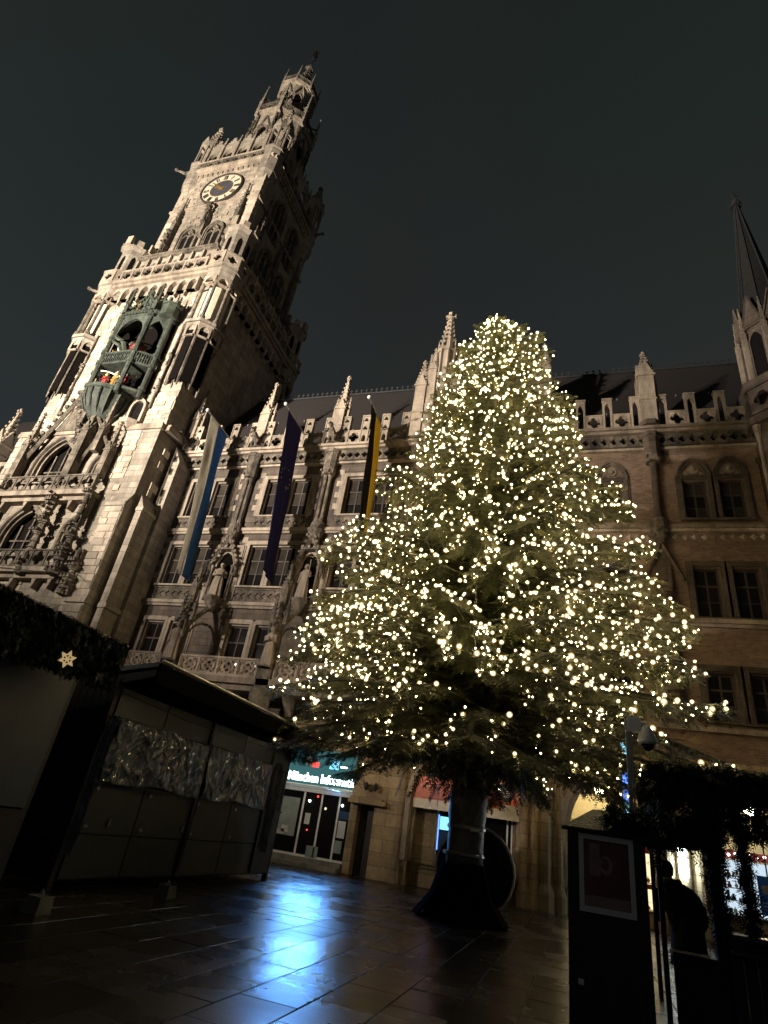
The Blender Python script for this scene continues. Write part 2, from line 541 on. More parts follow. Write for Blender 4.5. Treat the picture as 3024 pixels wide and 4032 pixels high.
def arch(xc, zb, hw, zs, za, n=8):
    """pointed arch outline, base zb, springing zs, apex za"""
    r = za - zs
    rad = (hw * hw + r * r) / (2 * hw)
    th = math.acos(max(-1, min(1, (rad - hw) / rad)))
    left = []
    for i in range(n + 1):
        t = th * i / n
        left.append((xc - hw + rad - rad * math.cos(t), zs + rad * math.sin(t)))
    right = [(2 * xc - x, z) for x, z in left[:-1]][::-1]
    return [(xc - hw, zb)] + left + right + [(xc + hw, zb)]

def quatre(xc, zc, r, n=6, lobes=4, rot=0.0):
    out = []
    for k in range(lobes):
        a = rot + 2 * PI * k / lobes
        cx, cz = xc + r * 0.52 * math.cos(a), zc + r * 0.52 * math.sin(a)
        for i in range(n):
            t = a - 1.75 + 3.5 * i / (n - 1)
            out.append((cx + r * 0.48 * math.cos(t), cz + r * 0.48 * math.sin(t)))
    return out

def ray_poly(poly, c, a):
    dx, dz = math.cos(a), math.sin(a)
    best = None
    n = len(poly)
    for i in range(n):
        x0, z0 = poly[i][0] - c[0], poly[i][1] - c[1]
        x1, z1 = poly[(i + 1) % n][0] - c[0], poly[(i + 1) % n][1] - c[1]
        ex, ez = x1 - x0, z1 - z0
        den = dx * ez - dz * ex
        if abs(den) < 1e-12: continue
        t = (x0 * ez - z0 * ex) / den
        u = (x0 * dz - z0 * dx) / den
        if t > 1e-9 and -1e-6 <= u <= 1 + 1e-6 and (best is None or t < best):
            best = t
    best = best or 0.01
    return (c[0] + dx * best, c[1] + dz * best)

def holed(mb, outer, inner, y0, y1, n=32, c=None):
    """plate with a hole: outer and inner outlines in (x, z)"""
    if c is None:
        c = (sum(p[0] for p in inner) / len(inner), sum(p[1] for p in inner) / len(inner))
    ang = sorted(set([round(2 * PI * i / n - PI, 5) for i in range(n)] +
                     [round(math.atan2(p[1] - c[1], p[0] - c[0]), 5) for p in outer if len(outer) < 12] +
                     [round(math.atan2(p[1] - c[1], p[0] - c[0]), 5) for p in inner]))
    o, last = [], -9
    for a in ang:
        if a - last > 0.004: o.append(a)
        last = a
    mb.ring([ray_poly(outer, c, a) for a in o], [ray_poly(inner, c, a) for a in o], y0, y1)

def rect(x0, x1, z0, z1):
    return [(x0, z0), (x1, z0), (x1, z1), (x0, z1)]

def pinnacle(mb, cx, cy, z0, w, hs, hp, rows=5, gab=True):
    h = w / 2
    if hs > 0:
        mb.box(cx - h, cx + h, cy - h, cy + h, z0, z0 + hs)
        mb.box(cx - h * 1.22, cx + h * 1.22, cy - h * 1.22, cy + h * 1.22, z0 + hs, z0 + hs + w * 0.16)
        mb.box(cx - h * 1.14, cx + h * 1.14, cy - h * 1.14, cy + h * 1.14, z0 + hs * 0.45, z0 + hs * 0.45 + w * 0.14)
    zt = z0 + hs + w * 0.16
    if gab:
        g = [(cx - h * 1.05, zt), (cx + h * 1.05, zt), (cx, zt + w * 1.35)]
        mb.prism(g, cy - h * 1.16, cy - h * 0.6)
        mb.prism(g, cy + h * 0.6, cy + h * 1.16)
        for sx in (-1, 1):
            a, b = cx + sx * h * 0.6, cx + sx * h * 1.16
            mb.add([(a, cy - h * 1.05, zt), (a, cy + h * 1.05, zt), (a, cy, zt + w * 1.35), (b, cy - h * 1.05, zt), (b, cy + h * 1.05, zt), (b, cy, zt + w * 1.35)],
                   [(0, 1, 2), (5, 4, 3), (0, 3, 4, 1), (1, 4, 5, 2), (2, 5, 3, 0)])
    rb = h * 1.15
    mb.oct(cx, cy, rb, zt, zt + hp, 0.03 * w + 0.015, n=4, rot=PI / 4)
    for k in range(rows):
        f = (k + 0.7) / (rows + 0.4)
        rr = rb * (1 - f) + 0.02
        cs = w * (0.20 - 0.08 * f)
        for i in range(4):
            a = PI / 4 + i * PI / 2
            mb.cbox(cx + (rr + cs * 0.3) * math.cos(a), cy + (rr + cs * 0.3) * math.sin(a), zt + hp * f, cs, cs, cs * 1.1)
    zt += hp
    mb.cbox(cx, cy, zt - w * 0.1, w * 0.46, w * 0.16, w * 0.16)
    mb.cbox(cx, cy, zt - w * 0.1, w * 0.16, w * 0.46, w * 0.16)
    mb.oct(cx, cy, w * 0.07, zt - w * 0.05, zt + w * 0.16, w * 0.12)
    mb.oct(cx, cy, w * 0.12, zt + w * 0.16, zt + w * 0.34, 0)

def carving(mb, cx, cy, z0, z1, w, seed, d=None):
    """stacked canopies, brackets and little figures of a carved Gothic pier"""
    q = random.Random(seed)
    d = d or w
    z = z0
    while z < z1:
        h = q.uniform(0.28, 0.6) * max(0.6, w)
        k = q.choice('cfgp')
        ww = w * q.uniform(0.7, 1.05) * (1 - 0.35 * (z - z0) / (z1 - z0))
        if k == 'c':
            mb.oct(cx, cy, ww * 0.55, z, z + h * 0.35, ww * 0.62)
            for sx in (-1, 0, 1):
                mb.prism([(cx + sx * ww * 0.36 - ww * 0.17, z + h * 0.35), (cx + sx * ww * 0.36 + ww * 0.17, z + h * 0.35), (cx + sx * ww * 0.36, z + h)], cy - d * 0.55, cy + d * 0.1)
        elif k == 'f':
            mb.lathe(cx + q.uniform(-.1, .1) * w, cy - d * 0.25, [(ww * 0.26, z), (ww * 0.2, z + h * 0.55), (ww * 0.26, z + h * 0.9), (ww * 0.08, z + h * 1.05), (ww * 0.13, z + h * 1.2), (0.02, z + h * 1.4)], 7)
            mb.box(cx - ww * 0.35, cx + ww * 0.35, cy - d * 0.1, cy + d * 0.4, z, z + h * 1.4)
            h *= 1.4
        elif k == 'g':
            for i in range(5):
                mb.cbox(cx + q.uniform(-.5, .5) * ww, cy + q.uniform(-.5, .1) * d, z + q.uniform(0.1, 0.9) * h, ww * q.uniform(.15, .4), d * q.uniform(.2, .4), h * q.uniform(.2, .5))
            mb.oct(cx, cy, ww * 0.35, z, z + h, ww * 0.3)
        else:
            mb.oct(cx, cy, ww * 0.42, z, z + h * 0.8, ww * 0.30)
            mb.oct(cx, cy, ww * 0.50, z + h * 0.8, z + h, ww * 0.45)
        z += h

def figure(mb, x, y, z, h, yaw=0.0, arms='book', seed=0, lean=0.0):
    """standing robed figure: hem, waist, shoulders, neck, head, arms, facing -y when yaw is 0"""
    old = mb.M
    T = Matrix.Translation((x, y, z)) @ Matrix.Rotation(yaw, 4, 'Z') @ Matrix.Rotation(lean, 4, 'Y') @ Matrix.Scale(h / 1.8, 4)
    mb.M = T if old is None else old @ T
    q = random.Random(seed)
    n, prof = 18, [(0.30, 0.0), (0.29, 0.25), (0.25, 0.6), (0.215, 0.95), (0.19, 1.1), (0.22, 1.3), (0.235, 1.42), (0.16, 1.52), (0.065, 1.56), (0.06, 1.60)]
    vs, fs = [], []
    for r, zz in prof:
        for i in range(n):
            t = 2 * PI * i / n
            fold = 1 + (0.13 * math.sin(t * 7 + seed) if zz < 1.0 else 0.0)
            vs.append((r * 1.08 * fold * math.cos(t), r * 0.72 * fold * math.sin(t), zz))
    for k in range(len(prof) - 1):
        for i in range(n):
            j = (i + 1) % n
            fs.append((k * n + i, k * n + j, (k + 1) * n + j, (k + 1) * n + i))
    fs += [tuple(range(n - 1, -1, -1)), tuple(range((len(prof) - 1) * n, len(prof) * n))]
    mb.add(vs, fs)
    mb.ball((0, -0.02, 1.70), 0.115, 10, 7, (0.85, 1.0, 1.15))
    mb.cbox(0, -0.13, 1.69, 0.03, 0.04, 0.05)
    mb.lathe(0, 0.02, [(0.11, 1.72), (0.125, 1.76), (0.09, 1.83), (0.02, 1.86)], 10)
    for sx in (-1, 1):
        if arms == 'book':
            pts = [(sx * 0.22, 0, 1.42), (sx * 0.29, -0.02, 1.15), (sx * 0.10, -0.26, 1.20 + 0.06 * sx)]
        elif arms == 'staff' and sx > 0:
            pts = [(0.22, 0, 1.42), (0.33, -0.08, 1.2), (0.36, -0.24, 1.38)]
        else:
            pts = [(sx * 0.22, 0, 1.42), (sx * 0.29, 0.0, 1.1), (sx * 0.24, -0.12, 0.88)]
        mb.tube(pts, [0.085, 0.075, 0.05], 7)
        mb.ball(pts[-1], 0.055, 6, 4)
    if arms == 'book': mb.cbox(0.0, -0.28, 1.22, 0.24, 0.06, 0.2)
    if arms == 'staff': mb.tube([(0.36, -0.26, 0.0), (0.36, -0.26, 1.95)], 0.02, 5)
    mb.M = old
# ---------------------------------------------------------------- ground: wet granite slabs
ground = MB()
ground.box(-90, 90, -50, 140, -0.6, -0.022)
ground = tag(ground.build('ground', 'joint', None, (0, 20, 0)), kind='structure')
ground['label'] = 'wet dark paved square with joints between granite slabs'
slab_me = MB()
slab_me.add([(-.5, -.5, 0), (.5, -.5, 0), (.5, .5, 0), (-.5, .5, 0), (-.492, -.495, 1), (.492, -.495, 1), (.492, .495, 1), (-.492, .495, 1)],
            [(4, 5, 6, 7), (0, 1, 5, 4), (1, 2, 6, 5), (2, 3, 7, 6), (3, 0, 4, 7)])
slab_me = slab_me.mesh('slab', 'wet')
slabs = []
for i in range(-44, 30):
    for j in range(-6, 32):
        x = -3.565 + 0.65 * i
        y = 8.8 + 1.0 * (j - 5) + (0.5 if i % 2 else 0.0)
        if y < -6: continue
        v = Vector((x, y, -1.6))
        dz = v.dot(_f)
        if dz < 0.3: near = 1e6
        else:
            px, py = v.dot(_r) / dz, v.dot(_d) / dz
            near = v.length if abs(px) < 0.72 and abs(py) < 0.95 else 1e5 + v.length
            if x < -8.0 and y > 2: near += 5e4
        slabs.append((near, x, y))
slabs.sort()
sl_v, sl_f, sl_t = [], [], []
for k, (nr, x, y) in enumerate(slabs):
    z = -0.022 + random.uniform(-0.0015, 0.0015)
    if k < 300:
        o = bpy.data.objects.new('paving_slab', slab_me)
        COL.objects.link(o)
        o.parent = ground
        o.location = Vector((x, y, z)) - WL[ground.name]
        o.scale = (0.640, 0.990, 0.022)
        o.rotation_euler = (random.uniform(-.006, .006), random.uniform(-.006, .006), 0)
    else:
        n = len(sl_v)
        a, b, c = random.uniform(-.0025, .0025), random.uniform(-.0025, .0025), random.random()
        for lo, q, zz in ((1.0, 0.5, z), (0.985, 0.49, z + 0.022)):
            for sx, sy in ((-1, -1), (1, -1), (1, 1), (-1, 1)):
                sl_v.append((x + sx * 0.321 * lo, y + sy * 0.496 * lo - 20, zz + a * sx + b * sy))
        sl_f += [(n + 4, n + 5, n + 6, n + 7), (n, n + 1, n + 5, n + 4), (n + 1, n + 2, n + 6, n + 5), (n + 2, n + 3, n + 7, n + 6), (n + 3, n, n + 4, n + 7)]
        sl_t += [c] * 5
me = bpy.data.meshes.new('far_slabs')
me.from_pydata(sl_v, [], sl_f)
me.materials.append(M['wet'])
me.attributes.new('tone', 'FLOAT', 'FACE').data.foreach_set('value', sl_t)
tag(link('paving_slabs', me, (0, 20, 0), ground), kind='stuff')

# ---------------------------------------------------------------- clock tower
TX, TY = -29.25, 28.85
tower = thing('clock_tower', (TX, TY, 0), 'tall floodlit Gothic town hall tower with round clock face and spire', 'tower')
def tm(k):                                           # face k of the tower: 0 front, 1 right, 2 back, 3 left
    return Matrix.Translation((TX, TY, 0)) @ Matrix.Rotation(k * PI / 2, 4, 'Z') @ Matrix.Translation((-TX, -TY, 0))
def rot_parts(o, ks):
    for k in ks:
        p = tm(k) @ WL[o.name]
        inst(o, tower, p, k * PI / 2)

# base and lower shaft
b = MB()
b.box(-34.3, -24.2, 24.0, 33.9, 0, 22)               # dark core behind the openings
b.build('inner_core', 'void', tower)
b = MB()
b.box(-34.9, -33.25, 22.9, 34.5, 0, 21.0)
b.box(-26.25, -23.65, 22.9, 34.5, 0, 21.0)
b.box(-33.25, -26.25, 22.9, 23.9, 0, 11.4)
b.box(-28.75, -28.05, 22.903, 23.9, 11.4, 21.0)
for z0, z1, zb1, zs1, za1, zb2, zs2, za2 in ((11.4, 16.3, 12.6, 13.7, 15.75, 12.4, 13.9, 14.75), (16.3, 21.0, 17.45, 18.6, 20.85, 17.2, 18.4, 19.25)):
    holed(b, rect(-33.25, -28.75, z0, z1), arch(-30.95, zb1, 1.5, zs1, za1), 22.897, 23.9, c=(-30.95, (zb1 + za1) / 2))
    holed(b, rect(-28.05, -26.25, z0, z1), arch(-27.2, zb2, 0.46, zs2, za2), 22.897, 23.9, c=(-27.2, (zb2 + za2) / 2))
b.box(-33.25, -26.25, 23.9, 24.0, 0, 2)
b.box(-33.6, -24.9, 33.6, 34.5, 0, 21)
b.build('wall', 'tower', tower)
b = MB()
b.box(-34.72, -23.78, 23.3, 34.4, 21.0, 35.3)
b.build('wall', 'tower', tower)
# moulded arch orders round the big openings
for (xc, zb, hw, zs, za) in ((-30.95, 12.6, 1.5, 13.7, 15.75), (-27.2, 12.4, .46, 13.9, 14.75), (-30.95, 17.45, 1.5, 18.6, 20.85), (-27.2, 17.2, .46, 18.4, 19.25)):
    b = MB()
    for e, y0, y1 in ((0.02, 22.84, 23.02), (-0.14, 22.98, 23.2), (-0.28 if hw > 1 else -0.1, 23.18, 23.4)):
        w1, w0 = hw + 0.16 + e, hw + e
        b.ring(arch(xc, zb, w1, zs, za + 0.16 + e), arch(xc, zb, w0, zs, za + e), y0, y1)
    b.build('arch_moulding', 'carved', tower)
    g = MB()
    g.prism(arch(xc, zb, hw, zs, za), 23.62, 23.66)
    g.build('glazing', 'glass', tower)
    t = MB()
    if hw > 1:
        for dx in (-0.75, 0, 0.75):
            t.box(xc + dx - 0.05, xc + dx + 0.05, 23.5, 23.6, zb, za - 0.35 - abs(dx) * 0.9)
        t.box(xc - hw, xc + hw, 23.503, 23.597, zs - 0.1, zs)
    else:
        t.box(xc - 0.03, xc + 0.03, 23.5, 23.6, zb, za - 0.1)
    t.build('window_tracery', 'carved', tower)
# ledges, balconies of the lower storeys
def balustrade(x0, x1, yf, z0, z1, n, mat, parent, name='balustrade', posts=True, mode='q'):
    w = (x1 - x0) / n
    p = MB()
    if mode == 'q':
        holed(p, rect(x0 + 0.03, x0 + w - 0.03, z0 + 0.1, z1 - 0.09), quatre(x0 + w / 2, (z0 + z1) / 2, min(w, z1 - z0) * 0.42), yf + 0.02, yf + 0.14, 40)
    elif mode == 'x':
        c, zc = x0 + w / 2, (z0 + z1) / 2
        for sx in (-1, 1):
            p.tube([(c - sx * w * 0.42, yf + 0.08, z0 + 0.12), (c + sx * w * 0.42, yf + 0.08, z1 - 0.12)], 0.055, 4)
        p.ring(quatre(c, zc, w * 0.36), quatre(c, zc, w * 0.22), yf + 0.03, yf + 0.12)
        holed(p, rect(x0 + 0.03, x0 + w - 0.03, z0 + 0.1, z1 - 0.09), rect(x0 + 0.1, x0 + w - 0.1, z0 + 0.16, z1 - 0.15), yf + 0.025, yf + 0.13, 8)
    first = p.build(name + '_panel', mat, parent, org=(x0 + w / 2, yf, z0))
    for i in range(1, n):
        inst(first, parent, (x0 + w * (i + 0.5), yf, z0))
    r = MB()
    r.box(x0 - 0.04, x1 + 0.04, yf - 0.05, yf + 0.2, z1 - 0.09, z1)
    r.box(x0 - 0.04, x1 + 0.04, yf - 0.04, yf + 0.2, z0, z0 + 0.1)
    for i in range(n + 1):
        r.box(x0 + w * i - 0.05, x0 + w * i + 0.05, yf - 0.03, yf + 0.18, z0 + 0.1, z1 - 0.09)
    r.build(name + '_rail', mat, parent)
for z0, z1 in ((11.4, 12.45), (16.3, 17.35)):
    b = MB()
    b.box(-33.3, -26.0, 22.1, 22.9, z0 - 0.3, z0)
    b.box(-33.1, -26.2, 22.4, 22.9, z0 - 0.55, z0 - 0.3)
    for x in (-32.8, -31.0, -29.2, -27.6, -26.5):
        b.prism([(x - 0.15, z0 - 0.55), (x + 0.15, z0 - 0.55), (x, z0 - 1.1)], 22.45, 22.9)
    b.build('balcony_floor', 'trim', tower)
    balustrade(-33.2, -26.1, 22.15, z0, z1, 7, 'carved', tower)
b = MB()
for k in range(2):
    b.M = tm(k)
    b.box(-35.02, -23.52, 22.78, 23.3, 21.0, 21.28)
    b.box(-34.96, -23.58, 22.68 + .12, 23.3, 21.28, 21.45)
b.M = None
b.build('ledge', 'trim', tower)
# corner buttresses
for k in range(2):
    b = MB()
    b.M = tm(k)
    for x0, x1 in ((-24.85, -23.62), (-35.0, -33.9)):
        b.box(x0, x1, 22.5, 22.9, 0, 15.6)
        b.add([(x0, 22.5, 15.6), (x1, 22.5, 15.6), (x1, 22.9, 15.6), (x0, 22.9, 15.6), (x0, 22.9, 16.4), (x1, 22.9, 16.4)], [(0, 1, 5, 4), (0, 4, 3), (1, 2, 5)])
        b.box(x0 - 0.06, x1 + 0.06, 22.42, 22.9, 15.35, 15.6)
        b.box(x0 - 0.06, x1 + 0.06, 22.38, 22.9, 9.6, 9.85)
    b.M = None
    b.each('corner_buttress', 'tower', tower)
b = MB()
b.M = tm(1)
for i, (x, w) in enumerate(((-33.2, 1.2), (-29.3, 1.3))):
    b.box(x - w / 2, x + w / 2, 22.3, 22.9, 0, 19.5 - i)
    b.add([(x - w / 2, 22.3, 19.5 - i), (x + w / 2, 22.3, 19.5 - i), (x + w / 2, 22.9, 19.5 - i), (x - w / 2, 22.9, 19.5 - i), (x - w / 2, 22.9, 20.6 - i), (x + w / 2, 22.9, 20.6 - i)], [(0, 1, 5, 4), (0, 4, 3), (1, 2, 5)])
b.M = None
b.build('side_buttress', 'tower', tower)
# gable over the big upper arch and carved piers
b = MB()
for sx in (-1, 1):
    b.tube([(-30.95 + sx * 2.05, 22.55, 18.9), (-30.95, 22.55, 23.7)], 0.16, 4)
    for i in range(9):
        f = (i + 0.5) / 9
        b.cbox(-30.95 + sx * (2.05 * (1 - f) + 0.2), 22.5, 18.9 + 4.8 * f + 0.12, 0.26, 0.3, 0.22)
b.prism([(-31.9, 21.25), (-30.0, 21.25), (-30.95, 23.4)], 22.7, 22.8)
b.oct(-30.95, 22.55, 0.12, 23.6, 24.4, 0.08)
b.cbox(-30.95, 22.55, 24.3, 0.6, 0.25, 0.25)
b.build('gable', 'carved', tower)
for i, (x, z0, z1, w) in enumerate(((-33.1, 11.0, 17.2, 0.75), (-28.6, 11.0, 16.9, 0.85), (-26.15, 11.0, 16.6, 0.8), (-25.0, 9.9, 12.2, 0.8))):
    b = MB()
    carving(b, x, 22.3, z0, z1, w, 40 + i)
    b.build('carved_pier', 'carved', tower)
for i, (x, z0, hs, hp, w) in enumerate(((-33.1, 17.3, 2.6, 2.6, .5), (-28.7, 17.3, 3.4, 3.4, .55), (-27.5, 19.2, 1.6, 2.4, .4), (-26.3, 17.3, 1.8, 2.2, .45), (-29.6, 21.5, 0.8, 2.0, .35))):
    b = MB()
    pinnacle(b, x, 22.45, z0, w, hs, hp, 6)
    b.build('pinnacle', 'carved', tower)
b = MB()                                             # flying braces between gable and piers
for p in (((-28.7, 22.5, 22.2), (-26.4, 22.5, 19.2)), ((-28.7, 22.5, 21.6), (-30.0, 22.6, 20.2)), ((-27.5, 22.6, 21.8), (-28.6, 22.6, 18.2))):
    b.tube(p, 0.11, 4)
b.build('flying_brace', 'carved', tower)

# ashlar blocks of the tower front, each proud of its joint
blk = MB()
blk.add([(-.5, 0, -.5), (.5, 0, -.5), (.5, 0, .5), (-.5, 0, .5), (-.48, -1, -.46), (.48, -1, -.46), (.48, -1, .46), (-.48, -1, .46)],
        [(4, 5, 6, 7), (0, 1, 5, 4), (1, 2, 6, 5), (2, 3, 7, 6), (3, 0, 4, 7)])
blk = blk.mesh('ashlar_block', 'ashlar')
blocks = []
def ashlar(x0, x1, z0, z1, yb, holes=(), hc=0.36, wl=(0.5, 1.05), M4=None, prio=0):
    z = z0
    while z < z1 - 0.1:
        h = min(hc * random.uniform(0.9, 1.1), z1 - z)
        x = x0 + random.uniform(-0.5, 0.0)
        while x < x1:
            w = random.uniform(*wl)
            a, c = max(x, x0), min(x + w, x1)
            if c - a > 0.12:
                mx, mz = (a + c) / 2, z + h / 2
                if not any(hx0 < c - 0.02 and hx1 > a + 0.02 and hz0 < z + h - 0.02 and hz1 > z + 0.02 for hx0, hx1, hz0, hz1 in holes):
                    blocks.append((prio, (mx, yb, mz), (c - a - 0.012, random.uniform(0.03, 0.075), h - 0.012), M4))
            x += w
        z += h
glk = (-31.55, -26.0, 21.6, 33.4)
ashlar(-33.55, -25.6, 21.45, 34.1, 23.3, (glk, (-26.95, -25.7, 21.5, 24.0)), prio=0)
ashlar(-34.72, -33.55, 21.45, 24.0, 23.3, prio=0)
ashlar(-25.6, -23.78, 21.45, 24.0, 23.3, prio=0)
ashlar(-26.2, -24.9, 0.2, 21.0, 22.9, ((-26.25, -25.5, 10.5, 17.4),), hc=0.42, prio=1)
ashlar(-34.9, -33.3, 8, 21.0, 22.9, ((-33.6, -33.2, 10.5, 17.4),), hc=0.42, prio=2)
ashlar(-24.85, -23.65, 0.2, 15.3, 22.5, ((-24.9, -23.6, 9.5, 10),), hc=0.42, prio=1)
ashlar(-33.2, -28.8, 0.2, 10.8, 22.9, hc=0.45, prio=3)
ashlar(-34.7, -23.8, 0.3, 20.9, 22.9, ((-34.0, -32.5, 0, 21), (-30.0, -28.6, 0, 21), (-24.9, -23.6, 0, 21)), hc=0.5, wl=(.8, 1.5), M4=tm(1), prio=4)
ashlar(-33.6, -24.9, 47.25, 52.2, 24.45, ((-31.3, -26.9, 47.25, 51.3),), hc=0.4, prio=5)
ashlar(-33.6, -32.6, 41, 46.8, 24.45, hc=0.4, prio=2)
ashlar(-26.0, -24.9, 41, 46.8, 24.45, hc=0.4, prio=2)
blocks.sort(key=lambda q: q[0])
bv, bf, bt = [], [], []
for k, (pr, c, s, M4) in enumerate(blocks):
    if k < 300:
        o = bpy.data.objects.new('stone_block', blk)
        COL.objects.link(o)
        o.parent = tower
        o.location = Vector(c) - WL[tower.name]
        o.scale = s
    else:
        n = len(bv)
        for v in blk.vertices:
            p = Vector((c[0] + v.co.x * s[0], c[1] + v.co.y * s[1], c[2] + v.co.z * s[2]))
            if M4 is not None: p = M4 @ p
            bv.append(tuple(p - WL[tower.name]))
        bf += [tuple(i + n for i in p.vertices) for p in blk.polygons]
        bt += [random.random()] * len(blk.polygons)
me = bpy.data.meshes.new('stone_blocks')
me.from_pydata(bv, [], bf)
me.materials.append(M['ashlar'])
me.attributes.new('tone', 'FLOAT', 'FACE').data.foreach_set('value', bt)
tag(link('stone_blocks', me, (TX, TY, 0), tower), kind='stuff')

# machicolation under the main balcony
n = 9
w = (33.45 - 25.75) / n
b = MB()
x = -33.45
holed(b, rect(x, x + w, 34.0, 35.3), arch(x + w / 2, 33.9, w * 0.40, 34.55, 35.15), 22.95, 23.3, c=(x + w / 2, 34.5))
b.v = [(vx, vy, max(vz, 34.0)) for vx, vy, vz in b.v]
b.prism([(x - 0.1, 34.0), (x + 0.1, 34.0), (x, 33.55)], 22.98, 23.3)
m0 = b.build('machicolation_arch', 'tower', tower, org=(x + w / 2, 22.95, 34.0))
for k in (0, 1):
    for i in range(n):
        if k == 0 and i == 0: continue
        inst(m0, tower, tm(k) @ Vector((x + w * (i + 0.5), 22.95, 34.0)), k * PI / 2)
b = MB()
for k in range(4):
    b.M = tm(k)
    b.box(-33.6, -24.9, 22.72, 23.5, 35.3, 35.55)
    b.box(-33.65, -24.85, 22.55, 23.5, 35.55, 35.85)
b.M = None
b.build('balcony_floor', 'trim', tower)
# balcony balustrade, gallery arcade behind it
for k in (0, 1):
    p = MB()
    n, w = 8, 7.7 / 8
    holed(p, rect(-33.10 + 0.04, -33.10 + w - 0.04, 35.95, 36.85), quatre(-33.10 + w / 2, 36.4, 0.40), 22.68, 22.8, 40)
    p0 = p.build('balustrade_panel', 'carved', tower, org=(-33.10 + w / 2, 22.7, 35.85)) if k == 0 else p0
    for i in range(n):
        if k == 0 and i == 0: continue
        inst(p0, tower, tm(k) @ Vector((-33.10 + w * (i + .5), 22.7, 35.85)), k * PI / 2)
    b = MB()
    b.M = tm(k)
    b.box(-33.2, -25.3, 22.6, 22.86, 36.85, 37.0)
    for i in range(n + 1):
        b.box(-33.10 + w * i - 0.06, -33.10 + w * i + 0.06, 22.63, 22.84, 35.85, 36.85)
    b.M = None
    b.build('balustrade_rail', 'trim', tower)
    w = 7.2 / 7
    if k == 0:
        a = MB()
        x = -32.85
        holed(a, rect(x, x + w, 35.9, 38.9), arch(x + w / 2, 35.8, w * 0.37, 37.75, 38.5), 23.35, 23.62, c=(x + w / 2, 37.2))
        a.v = [(vx, vy, max(vz, 35.9)) for vx, vy, vz in a.v]
        a.box(x - 0.1, x + 0.1, 23.12, 23.36, 35.9, 38.6)
        a.prism([(x - 0.1, 38.6), (x + 0.1, 38.6), (x, 38.95)], 23.14, 23.34)
        g0 = a.build('gallery_arch', 'tower', tower, org=(x + w / 2, 23.35, 35.9))
    for i in range(7):
        if k == 0 and i == 0: continue
        inst(g0, tower, tm(k) @ Vector((-32.85 + w * (i + .5), 23.35, 35.9)), k * PI / 2)
    b = MB()
    b.M = tm(k)
    b.box(-33.0, -25.5, 23.15, 24.4, 38.9, 39.1)
    b.box(-33.0, -25.5, 23.05, 23.5, 39.1, 39.25)
    b.M = None
    b.build('gallery_coping', 'carved', tower)

# corner turrets of the lower shaft
cx, cy = -24.3, 23.9
t = MB()
t.oct(cx, cy, 0.25, 23.9, 25.2, 0.75)
t.oct(cx, cy, 0.75, 25.2, 28.9, 1.05)
t.oct(cx, cy, 1.05, 28.9, 30.0, 1.35)
t.oct(cx, cy, 1.45, 30.0, 30.28)
t.oct(cx, cy, 0.6, 30.2, 34.7)
t.oct(cx, cy, 1.28, 34.6, 35.5, 1.42)
t.oct(cx, cy, 1.55, 35.5, 35.85)
t.oct(cx, cy, 1.12, 35.85, 40.1)
t.oct(cx, cy, 1.12, 40.1, 40.5, 1.32)
tur = t.build('corner_turret', 'tower', tower, org=(cx, cy, 23.9))
c = MB()
for i in range(8):
    a = PI / 8 + i * PI / 4
    x, y = cx + 1.24 * math.cos(a), cy + 1.24 * math.sin(a)
    c.lathe(x, y, [(0.2, 30.28), (0.2, 30.6), (0.12, 30.75), (0.115, 33.7), (0.19, 33.95), (0.21, 34.25)], 8)
    x, y = cx + 1.06 * math.cos(a), cy + 1.06 * math.sin(a)
    c.lathe(x, y, [(0.05, 24.6), (0.11, 25.4), (0.10, 28.9), (0.16, 29.2)], 6)
c.each('turret_column', 'carved', tur)
c = MB()
for i in range(8):
    a = i * PI / 4
    c.M = Matrix.Translation((cx, cy, 0)) @ Matrix.Rotation(a + PI / 2, 4, 'Z')
    holed(c, rect(-0.5, 0.5, 33.9, 34.6), arch(0, 33.8, 0.33, 34.0, 34.45), -1.34, -1.1, c=(0, 34.1))
    holed(c, rect(-0.42, 0.42, 28.9, 29.95), arch(0, 28.8, 0.3, 29.3, 29.75), -1.22, -1.0, c=(0, 29.25))
    holed(c, rect(-0.56, 0.56, 35.85, 36.95), quatre(0, 36.4, 0.36), -1.46, -1.36, 32)
    c.box(-0.6, 0.6, -1.52, -1.32, 36.95, 37.08)
    if i % 2 == 0:
        c.box(-0.27, 0.27, -1.36, -1.05, 40.5, 41.45)
    else:
        c.box(-0.24, 0.24, -1.36, -1.05, 40.5, 41.05)
c.M = None
c.each('turret_parapet', 'trim', tur)
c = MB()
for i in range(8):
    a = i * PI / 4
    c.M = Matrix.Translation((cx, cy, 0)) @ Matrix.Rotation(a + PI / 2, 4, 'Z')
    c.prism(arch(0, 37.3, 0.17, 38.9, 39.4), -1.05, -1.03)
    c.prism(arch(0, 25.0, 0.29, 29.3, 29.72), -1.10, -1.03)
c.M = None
c.each('turret_slit', 'void', tur)  # black arch plates painted as shaded recesses
c = MB(); c.oct(cx, cy, 0.86, 30.28, 34.6); c.build('turret_core', 'dial', tur)  # pale colour stands in for lamplight inside the turret
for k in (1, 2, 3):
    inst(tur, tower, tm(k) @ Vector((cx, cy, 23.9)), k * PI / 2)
# carved strips up the front between turret and glockenspiel
for x in (-33.0, -25.5):
    b = MB()
    for zz in (24.3, 26.6):
        carving(b, x, 23.15, zz, zz + 1.2, 0.3, int(x * 10 + zz))
    b.box(x - 0.05, x + 0.05, 23.1, 23.3, 23.0, 30.5)
    b.build('carved_strip', 'carved', tower)

